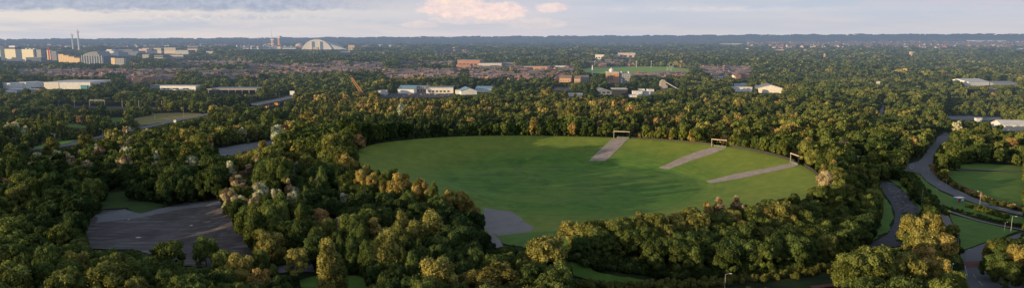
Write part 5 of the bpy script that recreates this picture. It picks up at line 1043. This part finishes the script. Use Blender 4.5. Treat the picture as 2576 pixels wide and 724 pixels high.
# everything else: uncountable woodland, one object that carries its own tree shapes and scatters them
def scatter(name, L, label, cat):
    vs, fs, sh, pid = [], [], [], []; idx = []; lens = []; nv = 0; keys = sorted({t['p'] for t in L})
    for j, k in enumerate(keys):
        sr = PR[k][1]; n = len(sr.vertices); co = np.empty(n*3, np.float32); sr.vertices.foreach_get('co', co); vs.append(co.reshape(-1, 3)); li = np.empty(len(sr.loops), np.int32); sr.loops.foreach_get('vertex_index', li); idx.append(li+nv)
        lt = np.empty(len(sr.polygons), np.int32); sr.polygons.foreach_get('loop_total', lt); lens.append(lt); sa = np.empty(len(sr.polygons), np.float32); sr.attributes['shade'].data.foreach_get('value', sa); sh.append(sa); pid += [j]*n; nv += n
    pts = np.array([(t['x'], t['y'], t['z']-.2) for t in L], np.float32); vs.append(pts); allv = np.concatenate(vs); me = bpy.data.meshes.new(name); me.vertices.add(len(allv)); me.vertices.foreach_set('co', allv.ravel())
    idx = np.concatenate(idx); lens = np.concatenate(lens); me.loops.add(len(idx)); me.loops.foreach_set('vertex_index', idx); me.polygons.add(len(lens)); me.polygons.foreach_set('loop_start', np.concatenate([[0], np.cumsum(lens)[:-1]]).astype(np.int32)); me.update(calc_edges=True); me.materials.append(M_leaf)
    me.attributes.new('shade', 'FLOAT', 'FACE').data.foreach_set('value', np.concatenate(sh))
    me.attributes.new('pid', 'INT', 'POINT').data.foreach_set('value', np.array(pid+[100+keys.index(t['p']) for t in L], np.int32))
    z = np.zeros(nv, np.float32); me.attributes.new('tint', 'FLOAT', 'POINT').data.foreach_set('value', np.concatenate([z, np.array([t['tint'] for t in L], np.float32)]))
    me.attributes.new('rot', 'FLOAT', 'POINT').data.foreach_set('value', np.concatenate([z, nr.uniform(0, 6.28, len(L)).astype(np.float32)]))
    sc = np.zeros((len(allv), 3), np.float32); sc[nv:] = [(t['h']/PR[t['p']][3]*t['wf'], t['h']/PR[t['p']][3]*t['wf'], t['h']/PR[t['p']][3]) for t in L]; me.attributes.new('tsc', 'FLOAT_VECTOR', 'POINT').data.foreach_set('vector', sc.ravel())
    o = link(bpy.data.objects.new(name, me)); tag(o, label, cat, kind='stuff')
    ng = bpy.data.node_groups.new(name+'_scatter', 'GeometryNodeTree'); ng.interface.new_socket('Geometry', in_out='INPUT', socket_type='NodeSocketGeometry'); ng.interface.new_socket('Geometry', in_out='OUTPUT', socket_type='NodeSocketGeometry')
    N = ng.nodes; Lk = ng.links.new; gi = N.new('NodeGroupInput'); go = N.new('NodeGroupOutput'); jn = N.new('GeometryNodeJoinGeometry')
    def attr(nm, ty): a = N.new('GeometryNodeInputNamedAttribute'); a.data_type = ty; a.inputs[0].default_value = nm; return a.outputs[0]
    pida = attr('pid', 'INT'); sca = attr('tsc', 'FLOAT_VECTOR'); rota = attr('rot', 'FLOAT'); cx = N.new('ShaderNodeCombineXYZ'); Lk(rota, cx.inputs[2])
    for j in range(len(keys)):
        def eq(v):
            c = N.new('FunctionNodeCompare'); c.data_type = 'INT'; c.operation = 'EQUAL'; Lk(pida, c.inputs[2]); c.inputs[3].default_value = v; return c.outputs[0]
        s1 = N.new('GeometryNodeSeparateGeometry'); s1.domain = 'POINT'; Lk(gi.outputs[0], s1.inputs[0]); Lk(eq(j), s1.inputs[1]); s2 = N.new('GeometryNodeSeparateGeometry'); s2.domain = 'POINT'; Lk(gi.outputs[0], s2.inputs[0]); Lk(eq(100+j), s2.inputs[1])
        mp = N.new('GeometryNodeMeshToPoints'); Lk(s2.outputs[0], mp.inputs[0]); ip = N.new('GeometryNodeInstanceOnPoints'); Lk(mp.outputs[0], ip.inputs['Points']); Lk(s1.outputs[0], ip.inputs['Instance']); Lk(sca, ip.inputs['Scale'])
        er = N.new('FunctionNodeEulerToRotation'); Lk(cx.outputs[0], er.inputs[0]); Lk(er.outputs[0], ip.inputs['Rotation']); Lk(ip.outputs[0], jn.inputs[0])
    Lk(jn.outputs[0], go.inputs[0]); md = o.modifiers.new('scatter', 'NODES'); md.node_group = ng; return o
rest = [t for t in trees if not (t.get('thing') or t['note'])]
for t in rest: S = NEAR if t['y'] < 480 else MID if t['y'] < 1400 else FAR; t['p'] = rg.choice(S[t['kind']])
scatter('woodland', [t for t in rest if t['kind'] != 'shrub'], 'dense mixed woodland spreading from the park to the hills', 'woodland')
scatter('undergrowth', [t for t in rest if t['kind'] == 'shrub'], 'low dark undergrowth filling gaps between the trees', 'undergrowth')
# hill woods on the ridges
HT = []
for i in range(3600):
    yh = rnd.choice([rnd.uniform(6600, 12000), rnd.uniform(6600, 12000), rnd.uniform(11500, 12100)]); a = rnd.uniform(-R_(40), R_(40)); xh = math.tan(a)*yh
    if float(vnoise(xh, yh*2.5, 500, 8)) < .15 and yh < 11500: continue
    HT.append(dict(x=xh, y=yh, z=float(hz(xh, yh, True)), kind='round', h=rnd.uniform(9, 17), wf=rnd.uniform(2, 6), tint=rnd.uniform(0, .25), p=FAR['round'][i % 3]))
scatter('hill_woods', HT, 'blue hazy woods and hedgerows on the distant hills', 'woods')
print('TREES', len(trees), 'things', len(things), 'houses', len(houses), 'labels shared', sum(1 for l in used.values() if len(l) > 2))
# ------------------------------------------------------------------ sky, sun, camera
w = bpy.data.worlds.new('World'); scn.world = w; w.use_nodes = True; w.node_tree.nodes.clear(); N = NT(w.node_tree)
sundir = Vector((-math.cos(TRAVEL)*math.cos(SUN_EL), -math.sin(TRAVEL)*math.cos(SUN_EL), math.sin(SUN_EL)))
sky = N.n('ShaderNodeTexSky', sky_type='NISHITA'); sky.sun_disc = False; sky.sun_elevation = SUN_EL; sky.sun_rotation = math.atan2(sundir.x, sundir.y); sky.air_density = 1.2; sky.dust_density = 2
tc = N.n('ShaderNodeTexCoord').outputs['Generated']; sx = N.n('ShaderNodeSeparateXYZ'); N.link(tc, sx.inputs[0]); az_ = N.m('MULTIPLY', N.m('ARCTAN2', sx.outputs[0], sx.outputs[1]), 57.2958); el = N.m('MULTIPLY', N.m('ARCSINE', sx.outputs[2]), 57.2958); el = N.m('DIVIDE', el, N.m('MAXIMUM', N.m('COSINE', N.m('DIVIDE', az_, 57.2958)), .5))
cv = N.n('ShaderNodeCombineXYZ'); N.link(N.m('MULTIPLY', az_, .10), cv.inputs[0]); N.link(N.m('MULTIPLY', el, .9), cv.inputs[1]); n1 = N.noise(cv.outputs[0], 1.0, 6, .6, .3)
cv2 = N.n('ShaderNodeCombineXYZ'); N.link(N.m('MULTIPLY', az_, .55), cv2.inputs[0]); N.link(N.m('MULTIPLY', el, 1.6), cv2.inputs[1]); n2 = N.noise(cv2.outputs[0], 1.0, 7, .65, .2)
cv3 = N.n('ShaderNodeCombineXYZ'); N.link(N.m('MULTIPLY', az_, 1.6), cv3.inputs[0]); N.link(N.m('MULTIPLY', el, 2.2), cv3.inputs[1]); n3 = N.noise(cv3.outputs[0], 1.0, 6, .6, .4)
def srgb(*c): return tuple(((v/255)/12.92 if v/255 <= .04045 else ((v/255+.055)/1.055)**2.4) for v in c)
def gauss(a0, sa, e0, se):
    a = N.m('POWER', N.m('ABSOLUTE', N.m('DIVIDE', N.m('SUBTRACT', az_, a0), sa)), 2.0); b = N.m('POWER', N.m('ABSOLUTE', N.m('DIVIDE', N.m('SUBTRACT', el, e0), se)), 2.0)
    return N.m('POWER', 2.718, N.m('MULTIPLY', N.m('ADD', a, b), -1.0))
basec = N.ramp(N.mr(el, 0, 4), [(0, srgb(200, 200, 209)), (.25, srgb(193, 196, 206)), (.6, srgb(190, 198, 212)), (1, srgb(184, 197, 216))])
left = N.mr(az_, -34, 10, 1, 0)
k = N.mix(N.m('MULTIPLY', N.mr(n1, .42, .62), N.m('MULTIPLY_ADD', left, .55, .3)), basec, srgb(222, 212, 208))
band = N.m('MULTIPLY', N.mr(N.m('ADD', el, N.m('MULTIPLY', n2, 1.0)), 1.55, 2.3, 0, 1, True), N.mr(N.m('ADD', el, N.m('MULTIPLY', n2, .9)), 2.75, 3.2, 1, 0, True))
k = N.mix(N.m('MULTIPLY', band, N.m('MULTIPLY', left, .85)), k, srgb(228, 219, 211))
dark = N.m('MULTIPLY', N.mr(N.m('ADD', el, N.m('MULTIPLY', n2, 1.2)), 2.65, 3.05, 0, 1, True), N.mr(az_, -17, -8, 1, .10)); k = N.mix(N.m('MULTIPLY', dark, .9), k, N.mix(N.mr(n3, .35, .65), srgb(160, 170, 190), srgb(183, 189, 204)))
g2 = gauss(-22, 7, 1.7, .28); k = N.mix(N.m('MULTIPLY', N.m('MULTIPLY', g2, N.mr(n3, .35, .6)), .8), k, srgb(184, 189, 203))
for (a0, sa, e0, se, am) in ((-4.6, 2.9, 2.5, .95, 1.0), (-1.0, 2.4, 2.2, .75, 1.0), (-3.2, 3.6, 1.55, .45, .35), (3.3, 1.5, 2.45, .4, .8), (2.0, 2.5, 1.2, .5, .25), (-7.5, 1.5, 1.1, .3, .35)):
    g = gauss(a0, sa, e0, se); m_ = N.mr(N.m('ADD', N.m('MULTIPLY', g, .8), N.m('ADD', N.m('MULTIPLY', n2, .55), N.m('MULTIPLY', n3, .25))), .62, .86, 0, am, True); m_ = N.m('MULTIPLY', m_, N.mr(g, .1, .35))
    k = N.mix(m_, k, N.mix(N.mr(N.m('ADD', N.m('MULTIPLY', n2, .6), N.m('MULTIPLY', n3, .4)), .36, .60), srgb(222, 203, 208), srgb(255, 230, 214)))
g4 = gauss(-1.5, 9, 2.4, .9); k = N.mix(N.m('MULTIPLY', g4, .22), k, srgb(226, 208, 214))
g5 = gauss(-1, 6, .25, .5); k = N.mix(N.m('MULTIPLY', g5, .35), k, srgb(222, 207, 213))
cs = N.m('MULTIPLY', gauss(15, 9, 2.35, .22), N.mr(n2, .35, .6)); k = N.mix(N.m('MULTIPLY', cs, .7), k, srgb(220, 216, 219))
cs = N.m('MULTIPLY', gauss(33, 5, 3.0, .3), N.mr(n2, .4, .6)); k = N.mix(N.m('MULTIPLY', cs, .8), k, srgb(206, 196, 210))
b1 = N.n('ShaderNodeBackground'); N.link(sky.outputs[0], b1.inputs[0]); b1.inputs[1].default_value = .12; b2 = N.n('ShaderNodeBackground'); N.link(k, b2.inputs[0]); b2.inputs[1].default_value = 1.05
mx = N.n('ShaderNodeMixShader'); cov = N.mr(el, 4, 26, 1.0, .46, True); N.link(cov, mx.inputs[0]); N.link(b1.outputs[0], mx.inputs[1]); N.link(b2.outputs[0], mx.inputs[2]); ow = N.n('ShaderNodeOutputWorld'); N.link(mx.outputs[0], ow.inputs[0])
sl = bpy.data.lights.new('sun', 'SUN'); sl.energy = 5.0; sl.angle = R_(.6); sl.color = (1.0, .73, .38); so = link(bpy.data.objects.new('sun', sl)); so.rotation_euler = (-sundir).to_track_quat('-Z', 'Y').to_euler(); so.location = (-400, -200, 300)
cd = bpy.data.cameras.new('camera'); cam = link(bpy.data.objects.new('camera', cd)); cd.sensor_width = 36; cd.lens = 36*F/2576; cd.clip_end = 60000; cd.clip_start = 1
cam.location = (0, 0, CAM_H); cam.rotation_euler = (PI/2-PITCH, 0, 0); scn.camera = cam
scn.view_settings.view_transform = 'Standard'; scn.view_settings.look = 'None'; scn.view_settings.exposure = 0
scn.render.engine = 'CYCLES'; scn.cycles.max_bounces = 5; scn.cycles.diffuse_bounces = 3; scn.cycles.transmission_bounces = 3; scn.cycles.use_denoising = True; scn.render.film_transparent = False

# labels that still read alike: tell the few apart by their order across the view
bpy.context.view_layer.update()
same = {}
for o in scn.objects:
    if o.parent is None and o.get('category') and o.get('label'): same.setdefault(o['label'], []).append(o)
ORD = ['leftmost', 'second from left', 'third from left', 'fourth from left', 'fifth from left', 'sixth from left', 'seventh from left', 'eighth from left', 'ninth from left', 'tenth from left']
for lab, L in same.items():
    n = len(L)
    if n < 2 or n > 20: continue
    L.sort(key=lambda o: o.location.x/o.location.y)
    for i, o in enumerate(L):
        if n == 2: w_ = ('left-hand', 'right-hand')[i]
        elif n == 3: w_ = ('leftmost', 'middle', 'rightmost')[i]
        elif i < (n+1)//2: w_ = ORD[i]
        else: w_ = ORD[n-1-i].replace('left', 'right')
        o['label'] = ' '.join((w_+' '+lab).split()[:16])
        if not o.get('group'): o['group'] = lab+' and its likes'
